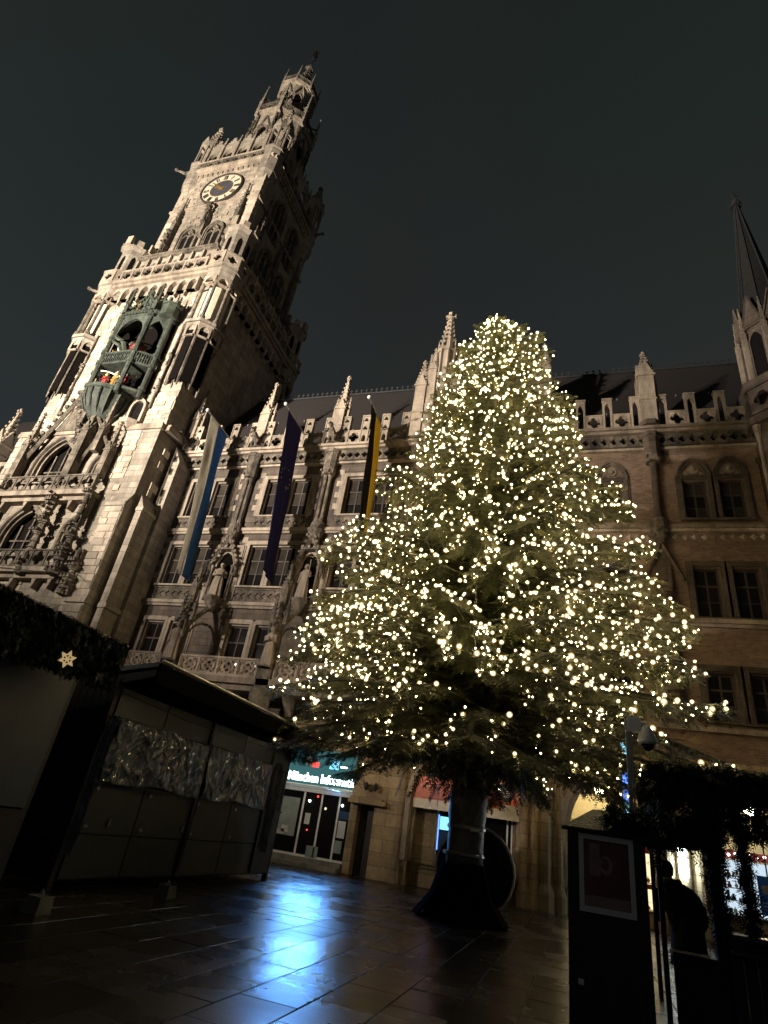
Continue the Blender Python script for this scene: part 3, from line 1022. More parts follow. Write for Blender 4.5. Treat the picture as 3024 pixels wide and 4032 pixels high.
# upper shaft
b = MB()
b.box(-33.6, -24.9, 24.45, 33.25, 35.85, 53.0)
b.build('wall', 'tower', tower)
for k in (0, 1):
    # pair of tall traceried windows
    if k == 0:
        w = MB()
        for e, y0, y1 in ((0.16, 24.18, 24.4), (0.0, 24.26, 24.46)):
            w.ring(arch(0, 39.3, 0.80 + e, 42.9, 44.1 + e), arch(0, 39.3, 0.66 + e, 42.9, 43.95 + e), y0, y1)
        w0 = w.build('tall_window', 'carved', tower, org=(0, 24.45, 39.3))
        g = MB()
        g.prism(arch(0, 39.3, 0.66, 42.9, 43.95), 24.40, 24.43)
        g.build('glazing', 'glass', w0)
        g = MB()
        g.box(-0.05, 0.05, 24.30, 24.40, 39.3, 43.3)
        for sx in (-1, 1):
            g.ring(arch(sx * 0.33, 39.3, 0.33, 42.6, 43.2), arch(sx * 0.33, 39.3, 0.26, 42.6, 43.1), 24.32, 24.397)
        g.ring(quatre(0, 43.45, 0.26), quatre(0, 43.45, 0.17), 24.31, 24.395)
        g.build('tracery', 'carved', w0)
        w0.location = Vector((-30.3, 24.45, 39.3)) - WL[tower.name]
        inst(w0, tower, (-27.85, 24.45, 39.3))
    else:
        for x in (-30.3, -27.85):
            inst(w0, tower, tm(1) @ Vector((x, 24.45, 39.3)), PI / 2)
        # second tier of windows on the dark side
        for x in (-30.6, -27.9):
            inst(w0, tower, tm(1) @ Vector((x, 24.45, 45.6)), PI / 2)
    b = MB()
    b.M = tm(k)
    b.box(-33.75, -24.75, 24.25, 24.45, 46.85, 47.1)
    b.box(-33.8, -24.7, 24.05, 24.45, 52.55, 52.9)
    b.box(-33.7, -24.8, 24.2, 24.45, 52.3, 52.55)
    for i in range(16):
        x = -33.2 + i * 0.53
        b.prism(arch(x, 51.8, 0.2, 52.0, 52.28), 24.28, 24.46)
    b.box(-33.4, -25.1, 24.08, 24.3, 53.85, 54.0)
    b.M = None
    b.each('cornice', 'trim', tower)
    b = MB()
    b.M = tm(k)
    for i in range(8):
        x = -32.45 + i * 0.92
        holed(b, rect(x - 0.44, x + 0.44, 52.9, 53.85), quatre(x, 53.37, 0.36), 24.12, 24.26, 32)
    b.M = None
    b.each('parapet_panel', 'carved', tower)
    # buttress strips with pinnacles
    for x, z0, hs, hp in ((-32.25, 39.2, 5.6, 3.6), (-26.0, 39.2, 5.6, 3.9), (-29.08, 42.5, 2.3, 1.6)):
        b = MB()
        p = MB()
        pinnacle(p, x, 24.2, z0, 0.42, hs, hp, 7)
        if k == 0: carving(p, x, 24.0, z0 + 1.4, z0 + 4.2, 0.5, int(x * 7))
        p.v = [tuple(tm(k) @ Vector(v)) for v in p.v]
        p.build('pinnacle', 'carved', tower)
    # quoins
    if k == 0:
        b = MB()
        for i in range(17):
            z = 39.4 + i * 0.78
            if z < 52:
                l = 0.75 if i % 2 else 0.45
                b.box(-33.64, -33.6 + l, 24.38, 24.9, z, z + 0.7)
                b.box(-24.9 - l, -24.86, 24.38, 24.9, z, z + 0.7)
        b.each('quoin', 'ashlar', tower)
# blotchy dressed stones over the windows
b = MB()
for i in range(26):
    x, z = random.uniform(-31.6, -26.5), random.uniform(44.3, 46.5)
    b.box(x, x + 0.32, 24.40 - random.random() * .03, 24.5, z, z + 0.26)
b.each('dressed_stone', 'trim', tower)

# clock: dial, rim, minute ring, numerals, hands
CXc, CZc, CY = -29.1, 49.25, 24.32
b = MB()
b.prism([(CXc + 2.0 * math.cos(2 * PI * i / 64), CZc + 2.0 * math.sin(2 * PI * i / 64)) for i in range(64)], CY, CY + 0.15)
clock = b.build('clock_face', 'dial', tower, org=(CXc, CY, CZc))
def circ(r, n=64): return [(CXc + r * math.cos(2 * PI * i / n), CZc + r * math.sin(2 * PI * i / n)) for i in range(n)]
b = MB(); b.ring(circ(2.08), circ(1.97), CY - 0.12, CY + 0.16); b.build('rim', 'wood', clock)
b = MB(); b.ring(circ(1.16), circ(1.10), CY - 0.03, CY); b.build('inner_ring', 'gold', clock)
b = MB(); b.prism(circ(1.10), CY - 0.015, CY); b.build('dial_centre', 'dialblue', clock)
NUM = ['XII', 'I', 'II', 'III', 'IIII', 'V', 'VI', 'VII', 'VIII', 'IX', 'X', 'XI']
for k, s in enumerate(NUM):
    b = MB()
    a = PI / 2 - k * PI / 6
    b.M = Matrix.Translation((CXc, CY - 0.02, CZc)) @ Matrix.Rotation(-(a - PI / 2), 4, 'Y') @ Matrix.Translation((0, 0, 1.56))
    wd = {'I': 0.11, 'V': 0.24, 'X': 0.24}
    tot = sum(wd[c] for c in s)
    x = -tot / 2
    for c in s:
        xc = x + wd[c] / 2
        if c == 'I': b.box(xc - 0.032, xc + 0.032, -0.02, 0.0, -0.27, 0.27)
        elif c == 'V':
            b.prism([(xc - 0.1, 0.27), (xc - 0.03, 0.27), (xc + 0.03, -0.27), (xc - 0.02, -0.27)], -0.02, 0.0)
            b.prism([(xc + 0.06, 0.27), (xc + 0.1, 0.27), (xc + 0.032, -0.27), (xc + 0.002, -0.27)], -0.024, -0.004)
        else:
            b.prism([(xc - 0.1, 0.27), (xc - 0.03, 0.27), (xc + 0.1, -0.27), (xc + 0.03, -0.27)], -0.02, 0.0)
            b.prism([(xc + 0.06, 0.27), (xc + 0.1, 0.27), (xc - 0.06, -0.27), (xc - 0.1, -0.27)], -0.024, -0.004)
        x += wd[c]
    b.M = None
    b.build('numeral', 'wood', clock)
for name, ang, ln, wd in (('hour_hand', R(158), 0.95, 0.11), ('minute_hand', R(139), 1.72, 0.07)):
    b = MB()
    b.M = Matrix.Translation((CXc, CY - 0.06, CZc)) @ Matrix.Rotation(-(ang), 4, 'Y')
    b.prism([(-0.3, -wd * .7), (ln * 0.7, -wd), (ln, 0), (ln * 0.7, wd), (-0.3, wd * .7)], -0.02 if wd > .1 else -.05, 0.01 if wd > .1 else -.03)
    b.M = None
    b.build(name, 'gold', clock)
b = MB()                                             # sun and stars on the dial centre
b.prism([(CXc + (0.34 if i % 2 else 0.17) * math.cos(PI * i / 12), CZc + (0.34 if i % 2 else 0.17) * math.sin(PI * i / 12)) for i in range(24)], CY - 0.035, CY - 0.02)
b.build('sun_ornament', 'gold', clock)

# open arcade with gables above the clock, corner tabernacles
for k in (0, 1):
    if k == 0:
        a = MB()
        holed(a, rect(-0.77, 0.77, 54.0, 55.9), arch(0, 53.9, 0.52, 54.7, 55.5), 24.2, 24.5, c=(0, 54.7))
        a.v = [(x, y, max(z, 54.0)) for x, y, z in a.v]
        a.prism([(-0.80, 55.9), (0.80, 55.9), (0, 57.1)], 24.18, 24.42)
        for sx in (-1, 1):
            for i in range(5):
                f = (i + .5) / 5
                a.cbox(sx * 0.82 * (1 - f), 24.28, 55.95 + 1.25 * f, 0.16, 0.22, 0.16)
        a.oct(0, 24.3, 0.07, 57.0, 57.5, 0.05); a.cbox(0, 24.3, 57.4, 0.3, 0.14, 0.14)
        a0 = a.build('arcade_gable', 'tower', tower, org=(0, 24.3, 54))
        a0.location = Vector((-31.6, 24.3, 54)) - WL[tower.name]
    for i in range(4):
        x = -31.6 + i * 1.57
        if not (k == 0 and i == 0): inst(a0, tower, tm(k) @ Vector((x, 24.3, 54)), k * PI / 2)
    for i in range(5):
        b = MB()
        x = -32.38 + i * 1.57
        pinnacle(b, x, 24.15, 53.9, 0.26, 2.0, 1.5, 4)
        b.v = [tuple(tm(k) @ Vector(v)) for v in b.v]
        b.build('pinnacle', 'trim', tower)
t = MB()
cx, cy = -25.35, 24.9
t.oct(cx, cy, 0.5, 49.6, 50.8, 0.95)
t.oct(cx, cy, 0.98, 50.8, 53.9)
t.oct(cx, cy, 1.1, 53.9, 54.1)
t.oct(cx, cy, 1.06, 57.0, 57.4)
t.oct(cx, cy, 0.45, 54.1, 57.0)
t.oct(cx, cy, 0.8, 57.4, 61.3, 0.07)
for i in range(8):
    a = PI / 8 + i * PI / 4
    t.lathe(cx + 0.92 * math.cos(a), cy + 0.92 * math.sin(a), [(0.13, 54.1), (0.09, 54.4), (0.09, 56.4), (0.15, 57.0)], 6)
    t.oct(cx + 0.92 * math.cos(a), cy + 0.92 * math.sin(a), 0.11, 57.4, 58.7, 0.0, n=4)
    t.M = Matrix.Translation((cx, cy, 0)) @ Matrix.Rotation(i * PI / 4 + PI / 2, 4, 'Z')
    t.prism([(-0.38, 57.4), (0.38, 57.4), (0, 58.5)], -1.0, -0.85)
    for r in range(6):
        f = (r + .5) / 6
        t.cbox(0, -(0.8 * (1 - f) + 0.08), 57.6 + 3.7 * f, 0.14, 0.16, 0.16)
    t.M = None
t.cbox(cx, cy, 61.3, 0.42, 0.42, 0.18); t.oct(cx, cy, 0.12, 61.3, 61.9, 0.0)
tb = t.build('corner_tabernacle', 'tower', tower, org=(cx, cy, 49.6))
for k in (1, 2, 3): inst(tb, tower, tm(k) @ Vector((cx, cy, 49.6)), k * PI / 2)
# gargoyles jutting from the corners
for k, (x, y, z, dx, dy) in enumerate(((-23.4, 23.0, 53.6, .8, -.6), (-35.3, 23.3, 35.6, -.9, -.4), (-24.6, 32.9, 53.5, .9, .2), (-23.6, 34.0, 35.6, .8, .2), (-34.0, 24.2, 52.8, -.9, -.4))):
    b = MB()
    b.tube([(x - dx * .8, y - dy * .8, z), (x, y, z + .05), (x + dx * .9, y + dy * .9, z + 0.25)], [0.2, 0.16, 0.09], 6)
    b.ball((x + dx, y + dy, z + 0.3), 0.16, 7, 5, (1.2, 1.2, .9))
    b.tube([(x - .2, y + .3, z + .1), (x, y, z + .4)], [0.05, 0.14], 4)
    b.build('gargoyle', 'carved', tower)

# octagon stages and spire
b = MB()
b.oct(TX, TY, 2.85 / math.cos(PI / 8), 53.0, 65.3)
b.oct(TX, TY, 1.75 / math.cos(PI / 8), 65.3, 73.4)
b.build('octagon', 'tower', tower)
b = MB()
b.oct(TX, TY, 3.3, 64.9, 65.3, 3.5)
b.oct(TX, TY, 2.2, 73.1, 73.5, 2.35)
b.oct(TX, TY, 3.2, 56.6, 56.9)
b.each('cornice', 'trim', tower)
w = MB()
for e, y0, y1 in ((0.14, -3.02, -2.86), (0.0, -2.96, -2.83)):
    w.ring(arch(0, 57.0, 0.66 + e, 61.4, 62.6 + e), arch(0, 57.0, 0.52 + e, 61.4, 62.45 + e), y0, y1)
for sx in (-1, 1):
    w.tube([(sx * 0.95, -2.95, 61.6), (0, -2.95, 64.3)], 0.1, 4)
    w.box(sx * 1.1 - 0.09, sx * 1.1 + 0.09, -3.05, -2.8, 57, 64.9)
w.v = [(x, y, z) for x, y, z in w.v]
w0 = w.build('octagon_window', 'carved', tower, org=(0, 0, 57.0))
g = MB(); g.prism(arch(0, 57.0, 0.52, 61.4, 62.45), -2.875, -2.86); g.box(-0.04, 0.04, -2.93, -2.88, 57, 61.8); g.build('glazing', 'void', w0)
w0.location = Vector((TX, TY, 57.0)) - WL[tower.name]
for i in range(1, 8): inst(w0, tower, (TX, TY, 57.0), i * PI / 4)
w = MB()
w.prism(arch(0, 67.2, 0.40, 70.6, 71.5), -1.775, -1.74)
w1 = w.build('lantern_opening', 'void', tower, org=(0, 0, 67))  # black plates give the open arches their shade
w1.location = Vector((TX, TY, 67.0)) - WL[tower.name]
for i in range(1, 8): inst(w1, tower, (TX, TY, 67.0), i * PI / 4)
w = MB()
for sx in (-1, 1):
    w.tube([(sx * 0.6, -1.85, 71.2), (0, -1.9, 73.3)], 0.09, 4)
w.ring(arch(0, 67.2, 0.5, 70.6, 71.6), arch(0, 67.2, 0.40, 70.6, 71.5), -1.86, -1.74)
w.box(-0.62, 0.62, -1.86, -1.74, 66.2, 67.1)
w2 = w.build('lantern_gable', 'tower', tower, org=(0, 0, 67))
w2.location = Vector((TX, TY, 67.0)) - WL[tower.name]
for i in range(1, 8): inst(w2, tower, (TX, TY, 67.0), i * PI / 4)
p = MB()
holed(p, rect(-0.55, 0.55, 65.35, 66.3), quatre(-0.0, 65.82, 0.36), -3.2, -3.08, 32)
holed(p, rect(-1.2, -0.6, 65.35, 66.3), quatre(-0.9, 65.82, 0.26), -3.2, -3.08, 32)
holed(p, rect(0.6, 1.2, 65.35, 66.3), quatre(0.9, 65.82, 0.26), -3.2, -3.08, 32)
p.box(-1.3, 1.3, -3.25, -3.02, 66.3, 66.45)
p0 = p.build('gallery_parapet', 'carved', tower, org=(0, 0, 65.3))
p0.location = Vector((TX, TY, 65.3)) - WL[tower.name]
for i in range(1, 8): inst(p0, tower, (TX, TY, 65.3), i * PI / 4)
p = MB()
for x in (-0.56, 0.0, 0.56):
    holed(p, rect(x - 0.27, x + 0.27, 73.5, 74.3), quatre(x, 73.9, 0.23), -2.1, -2.0, 24)
p.box(-0.88, 0.88, -2.15, -1.95, 74.3, 74.42)
p1 = p.build('crown_parapet', 'carved', tower, org=(0, 0, 73.5))
p1.location = Vector((TX, TY, 73.5)) - WL[tower.name]
for i in range(1, 8): inst(p1, tower, (TX, TY, 73.5), i * PI / 4)
for r, z0, w, hs, hp in ((3.35, 64.5, .34, 2.4, 3.4), (2.18, 73.2, .2, 1.3, 1.9), (3.45, 54.5, .42, 3.2, 3.0)):
    q = MB()
    pinnacle(q, 0, 0, z0, w, hs, hp, 6)
    q0 = q.build('pinnacle', 'tower', tower, org=(0, 0, z0))
    for i in range(8):
        a = PI / 8 + i * PI / 4
        P = (TX + r * math.cos(a), TY + r * math.sin(a), z0)
        if i == 0:
            q0.location = Vector(P) - WL[tower.name]
            WL[q0.name] = Vector(P)
        else: inst(q0, tower, P)
for i in range(8):                                   # flying braces from the pinnacles to the lantern
    a = PI / 8 + i * PI / 4
    q = MB()
    q.tube([(TX + r_ * math.cos(a), TY + r_ * math.sin(a), z_) for r_, z_ in ((3.35, 68.2), (2.7, 68.4), (2.2, 69.2), (1.9, 70.5))], 0.1, 4)
    carving(q, TX + 3.3 * math.cos(a), TY + 3.3 * math.sin(a), 58.0, 63.4, 0.42, 300 + i)
    q.build('flying_brace', 'carved', tower)
b = MB()
b.oct(TX, TY, 1.5, 74.0, 75.4, 0.75)
b.oct(TX, TY, 0.72, 75.4, 80.6, 0.12)
for i in range(8):
    a = PI / 8 + i * PI / 4
    b.tube([(TX + 1.7 * math.cos(a), TY + 1.7 * math.sin(a), 74.2), (TX + 1.3 * math.cos(a), TY + 1.3 * math.sin(a), 76.4), (TX + 0.55 * math.cos(a), TY + 0.55 * math.sin(a), 77.6)], [.14, .12, .08], 4)
    for r in range(7):
        f = (r + .5) / 7
        b.cbox(TX + (0.74 * (1 - f) + .12) * math.cos(a), TY + (0.74 * (1 - f) + .12) * math.sin(a), 75.6 + 5 * f, .16, .16, .2)
b.cbox(TX, TY, 80.5, 0.8, 0.8, 0.22)
b.build('spire', 'carved', tower)
b = MB()
b.oct(TX, TY, 0.06, 80.6, 82.9)
b.oct(TX, TY, 0.22, 82.8, 83.1)
figure(b, TX, TY, 83.1, 1.9, 0.6, 'staff', 3)
b.build('tip_figure', 'black', tower)
# ---------------------------------------------------------------- glockenspiel bay
def polyz(mb, poly, z0, z1, s=1.0, c=(0, 0)):
    n = len(poly)
    mb.add([(x, y, z0) for x, y in poly] + [(c[0] + (x - c[0]) * s, c[1] + (y - c[1]) * s, z1) for x, y in poly],
           [tuple(range(n - 1, -1, -1)), tuple(range(n, 2 * n))] + [(i, (i + 1) % n, n + (i + 1) % n, n + i) for i in range(n)])
GX = -28.75
glock = thing('glockenspiel', (GX, 23.2, 21.6), 'green copper glockenspiel bay with openings on the tower front', 'glockenspiel')
bay = [(GX - 2.5, 23.28), (GX - 2.35, 22.75), (GX - 1.25, 22.0), (GX + 1.25, 22.0), (GX + 2.35, 22.75), (GX + 2.5, 23.28)]
def ringslab(mb, z0, z1, grow):
    c = (GX, 23.28)
    polyz(mb, [(c[0] + (x - c[0]) * grow, c[1] + (y - c[1]) * grow) for x, y in bay], z0, z1)
b = MB()
for z0, z1, g in ((24.0, 24.2, 1.0), (26.15, 26.35, 1.0), (27.05, 27.2, 1.04), (30.55, 30.8, 1.0), (30.8, 31.0, 1.06)):
    ringslab(b, z0, z1, g)
b.each('gallery_ring', 'copper', glock)
b = MB()
b.box(GX - 2.45, GX + 2.45, 23.2, 23.29, 24.2, 26.15)
b.box(GX - 2.45, GX + 2.45, 23.2, 23.29, 27.2, 30.55)
b.build('dark_recess', 'void', glock)  # black sheets stand in for the shaded depth of the bay
for i, (x, y, r) in enumerate(((GX - 2.35, 22.85, .17), (GX - 1.25, 22.05, .17), (GX + 1.25, 22.05, .17), (GX + 2.35, 22.85, .17))):
    b = MB()
    b.oct(x, y, r, 23.6, 30.6)
    for z in (24.3, 26.25, 27.2, 30.5): b.oct(x, y, r * 1.5, z - .12, z + .12)
    pinnacle(b, x, y, 30.9, 0.3, 0.7, 1.3 if i in (0, 3) else 2.0, 5)
    b.build('post', 'copper', glock)
b = MB()                                             # railing of the middle gallery
def bayline(f):
    pts = bay[1:5]
    seg = [math.dist(pts[i], pts[i + 1]) for i in range(3)]
    d = f * sum(seg)
    for i in range(3):
        if d <= seg[i] or i == 2:
            t = min(1, d / seg[i])
            return (pts[i][0] + (pts[i + 1][0] - pts[i][0]) * t, pts[i][1] + (pts[i + 1][1] - pts[i][1]) * t)
        d -= seg[i]
for i in range(34):
    x, y = bayline(i / 33)
    b.oct(x, y, 0.045, 26.35, 27.05, n=5)
    if i % 2: b.cbox(x, y, 26.7, 0.16, 0.12, 0.16)
for i in range(20):
    x, y = bayline(i / 19)
    b.cbox(x, y, 30.9, 0.2, 0.2, 0.3)
    b.oct(x, y, .08, 31.0, 31.35, 0, n=4)
b.build('gallery_railing', 'copper', glock)
b = MB()                                             # arches of the upper opening
for x0, x1, zs, za in ((GX - 1.15, GX + 1.15, 29.0, 30.4),):
    holed(b, rect(x0, x1, 28.3, 30.55), arch((x0 + x1) / 2, 27.9, 1.02, 29.0, 30.35), 22.02, 22.2, c=(GX, 29.0))
    b.v = [(x, y, max(z, 28.3)) for x, y, z in b.v]
for sx in (-1, 1):
    b.M = Matrix.Translation((GX + sx * 1.8, 22.42, 0)) @ Matrix.Rotation(-sx * math.atan2(-0.75, 1.1), 4, 'Z')
    holed(b, rect(-0.6, 0.6, 28.0, 30.55), arch(0, 27.6, 0.48, 29.2, 30.2), -0.05, 0.08, c=(0, 29.0))
    b.M = None
b.v = [(x, y, max(z, 28.0)) for x, y, z in b.v]
b.tube([(GX - 1.3, 22.1, 28.95), (GX - .3, 22.2, 28.3), (GX + .2, 22.3, 27.3)], 0.16, 5)
b.tube([(GX - 1.3, 22.05, 28.5), (GX - .5, 22.2, 28.0), (GX, 22.3, 27.2)], 0.13, 5)
b.build('arched_frame', 'copper', glock)
b = MB()                                             # drum under the lower opening
b.lathe(GX - 0.1, 23.0, [(0.3, 21.7), (0.75, 22.0), (1.15, 22.5), (1.42, 23.1), (1.5, 23.7), (1.62, 23.75), (1.62, 24.0)], 16)
for i in range(9):
    a = PI + PI * i / 8
    b.tube([(GX - .1 + r * math.cos(a), 23.0 + r * math.sin(a), z) for r, z in ((0.4, 21.8), (1.2, 22.5), (1.48, 23.1), (1.56, 23.7))], 0.06, 4)
b.oct(GX - .1, 23.0, 0.5, 21.0, 21.8, 0.3)
b.build('drum', 'copper', glock)
b = MB()                                             # crown of the bay: gablets, central spire, side turret
polyz(b, bay, 31.0, 31.5, 0.8, (GX, 23.28))
b.prism([(GX - 1.2, 31.4), (GX + 1.2, 31.4), (GX, 33.0)], 22.3, 22.5)
for i in range(8):
    for sx in (-1, 1):
        f = (i + .5) / 8
        b.cbox(GX + sx * 1.25 * (1 - f), 22.3, 31.45 + 1.6 * f, .2, .25, .2)
b.tube([(GX, 22.3, 31.0), (GX, 22.3, 33.8)], [0.16, 0.05], 5)
b.cbox(GX, 22.3, 33.3, 0.5, 0.2, 0.18)
b.oct(GX + 2.15, 22.6, 0.62, 30.6, 31.5)
b.oct(GX + 2.15, 22.6, 0.72, 31.5, 31.7)
for i in range(8):
    a = i * PI / 4 + PI / 8
    b.cbox(GX + 2.15 + .62 * math.cos(a), 22.6 + .62 * math.sin(a), 31.85, .18, .18, .3)
for i in range(30):
    x, y = bayline(random.random())
    b.ball((x, y, random.uniform(30.9, 31.7)), random.uniform(.06, .14), 5, 4)
b.build('crown', 'copper', glock)
b = MB()
figure(b, GX - .35, 22.15, 31.35, 0.75, 0, 'book', 2)
b.build('gilded_figure', 'gold', glock)
b = MB()                                             # hanging garland of little bells
b.tube([(GX - 2.0 + i * .2, 22.5 - 0.3 * math.sin(i / 8 * PI), 25.55 + 0.25 * math.sin(i / 12 * PI)) for i in range(13)], 0.045, 5)
b.build('bell_chain', 'whitepaint', glock)
lo_col = [('red', 'white'), ('black', 'red'), ('red', 'gold'), ('gold', 'white'), ('red', 'black'), ('blackcloth', 'white')]
for i in range(6):
    a = PI + PI * (i + .5) / 6
    x, y = GX + 1.55 * math.cos(a), 23.0 + 0.75 * math.sin(a)
    t = thing('glockenspiel_figure', (x, y, 24.2), 'small painted cooper figure in the lower glockenspiel opening', 'figure', 'dancing figures in the lower glockenspiel opening')
    b = MB(); figure(b, x, y, 24.2, 1.25, random.uniform(-.5, .5), 'staff' if i % 2 else 'book', i); b.build('body', lo_col[i][0], t)
    b = MB(); b.ball((x, y - .02, 24.2 + 1.19), .105, 7, 5); b.lathe(x, y, [(.16, 25.42), (.09, 25.46), (.08, 25.58)], 8); b.build('hat', lo_col[i][1], t)
for i in range(5):
    x, y = GX - 1.3 + i * 0.62, 22.75 - (0.2 if i in (1, 2, 3) else 0)
    t = thing('glockenspiel_figure', (x, y, 27.2), 'small painted courtly figure in the upper glockenspiel opening', 'figure', 'courtly figures in the upper glockenspiel opening')
    b = MB(); figure(b, x, y, 27.2, 1.2, 0, 'book', 20 + i); b.build('body', ('gold', 'paper', 'red', 'black', 'trim')[i], t)
    b = MB(); b.ball((x, y - .02, 28.34), .1, 7, 5); b.build('hat', ('black', 'gold', 'white', 'red', 'gold')[i], t)
x, y = GX + 1.0, 22.35
hs_ = thing('jousting_horse', (x, y, 27.2), 'small red-draped jousting horse with rider in the glockenspiel', 'figure', None)
b = MB()
b.ball((x, y, 27.85), 0.34, 10, 7, (1.5, .7, .9))
b.tube([(x - .4, y, 27.95), (x - .62, y, 28.3), (x - .8, y, 28.25)], [.18, .12, .07], 6)
for sx in (-.3, .3):
    for sy in (-.12, .12): b.tube([(x + sx, y + sy, 27.7), (x + sx, y + sy, 27.2)], [.09, .05], 5)
b.build('body', 'hair', hs_)
b = MB()
b.lathe(x, y, [(.5, 27.4), (.42, 27.8), (.2, 28.2)], 10)
b.v = [(vx, y + (vy - y) * .75, vz) for vx, vy, vz in b.v]
b.build('caparison', 'red', hs_)
b = MB(); figure(b, x + .05, y, 27.9, 1.0, PI / 2 * 3, 'staff', 5); b.build('rider', 'black', hs_)

# niche window at the right foot of the glockenspiel
b = MB()
b.ring(arch(-26.3, 21.75, .62, 23.0, 23.75), arch(-26.3, 21.75, .45, 23.0, 23.55), 23.0, 23.3)
b.oct(-26.3, 23.1, 0.75, 21.4, 21.7, .8)
b.oct(-26.3, 23.1, 0.2, 20.9, 21.4, .7)
b.build('niche_surround', 'trim', tower)
b = MB(); b.prism(arch(-26.3, 21.75, .45, 23.0, 23.55), 23.2, 23.24); b.build('niche_glazing', 'glass', tower)

# ---------------------------------------------------------------- town hall wing
YF = 25.5
hall = thing('town_hall', (-7.5, 27, 0), 'long Gothic town hall wing with pinnacled parapet and dark roof', 'town hall')
def openings_wall(mb, x0, x1, z0, z1, y0, y1, ops):
    xs = sorted(set([x0, x1] + [o[0] for o in ops] + [o[1] for o in ops]))
    xs = [x for x in xs if x0 <= x <= x1]
    for a, c in zip(xs[:-1], xs[1:]):
        if c - a < 1e-4: continue
        cuts = sorted([(o[2], o[3]) for o in ops if o[0] <= a + 1e-4 and o[1] >= c - 1e-4])
        z = z0
        for u, v in cuts:
            if u > z: mb.box(a, c, y0, y1, z, u)
            z = max(z, v)
        if z < z1: mb.box(a, c, y0, y1, z, z1)
LB = (-20.65, -15.5, -10.5)
WX = 0.80
left_ops, wins = [], []
for c in LB:
    for sx in (-1, 1):
        x = c + sx * WX
        for z0, z1 in ((7.3, 9.85), (11.95, 14.4), (16.25, 18.7)):
            left_ops.append((x - .62, x + .62, z0, z1)); wins.append(('l', x, z0, z1))
RB = [(1.25 + 1.33 / 2), 0.45, 5.49, 6.99]
right_ops = []
for x in (0.40, 1.92, 5.49, 6.99, -3.6, -5.2):
    for z0, z1 in ((7.0, 8.9), (11.1, 13.42), (15.75, 17.85)):
        right_ops.append((x - .53, x + .53, z0, z1)); wins.append(('r', x, z0, z1))
b = MB()
openings_wall(b, -23.64, -8.0, 4.9, 20.0, YF, YF + .45, left_ops)
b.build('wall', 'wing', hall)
b = MB()
openings_wall(b, -8.0, 12.0, 4.9, 20.0, YF, YF + .45, right_ops)
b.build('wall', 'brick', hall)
b = MB()
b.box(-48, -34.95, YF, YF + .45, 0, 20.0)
b.build('wall', 'wing', hall)
b = MB()
b.box(-23.6, 11.9, YF + .8, YF + .9, 4.9, 20.5)
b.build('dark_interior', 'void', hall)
# windows: stone surround > wooden frame, four panes
def window(w, h, mat):
    s = MB()
    s.ring(rect(-w / 2 - .17, w / 2 + .17, -.02, h + .17), rect(-w / 2 - .002, w / 2 + .002, 0.0, h + .002), YF - .10, YF + .02)
    s.ring(rect(-w / 2 - .26, w / 2 + .26, -.02, h + .25), rect(-w / 2 - .172, w / 2 + .172, -.01, h + .172), YF - .05, YF + .02)
    s.ring(rect(-w / 2, w / 2, 0, h), rect(-w / 2 + .08, w / 2 - .08, .03, h - .08), YF + .06, YF + .2)
    s.box(-w / 2 - .22, w / 2 + .22, YF - .2, YF + .02, -.12, -.022)
    o = s.build('window', mat, hall, org=(0, YF, 0))
    f = MB()
    a, zt = w / 2 - .08, h * .64
    f.ring(rect(-a, a, .03, h - .08), rect(-a + .06, a - .06, .09, h - .14), YF + .22, YF + .30)
    f.box(-.035, .035, YF + .215, YF + .295, .09, h - .14)
    f.box(-a + .06, a - .06, YF + .21, YF + .29, zt - .04, zt + .04)
    for sx in (-1, 1):
        f.box(min(sx * .035, sx * (a - .06)), max(sx * .035, sx * (a - .06)), YF + .235, YF + .285, h * .33 - .015, h * .33 + .015)
    f.build('frame', 'wood', o)
    for sx in (-1, 1):
        for z0, z1 in ((.09, h * .33), (h * .33, zt), (zt, h - .14)):
            p = MB()
            xa, xb = sorted((sx * .03, sx * (a - .05)))
            t = random.uniform(-.006, .006)
            p.add([(xa, YF + .255 + t, z0), (xb, YF + .255 - t, z0), (xb, YF + .255 - t, z1), (xa, YF + .255 + t, z1)], [(0, 1, 2, 3)])
            p.build('pane', 'glass2' if random.random() < .22 else 'glass', o)
    return o
protos = {}
for side, x, z0, z1 in wins:
    key = (side, round(z1 - z0, 2))
    if key not in protos:
        protos[key] = window(1.24 if side == 'l' else 1.06, z1 - z0, 'trim' if side == 'l' else 'wing')
        protos[key].location = Vector((x, YF, z0)) - WL[hall.name]
    else:
        inst(protos[key], hall, (x, YF, z0))
# quoins beside the left windows
q = MB()
for c in LB:
    for z0, z1 in ((11.95, 14.4), (16.25, 18.7)):
        z, i = z0, 0
        while z < z1 + .2:
            l = .34 if i % 2 else .14
            for sx in (-1, 1):
                e = c + sx * (WX + .62 + .26)
                q.box(min(e, e + sx * l), max(e, e + sx * l), YF - .035, YF + .02, z, z + .36)
            z += .37; i += 1
q.each('quoin', 'trim', hall)
# blind parapets under windows
q = MB()
for c in LB:
    for z0 in (11.05, 15.42):
        for i in range(8):
            x = c - 1.4 + .4 * i
            holed(q, rect(x - .19, x + .19, z0, z0 + .66), quatre(x, z0 + .34, .17), YF - .07, YF - .0, 20)
        q.box(c - 1.62, c + 1.62, YF - .12, YF, z0 + .66, z0 + .74)
q.each('sill_panel', 'carved', hall)
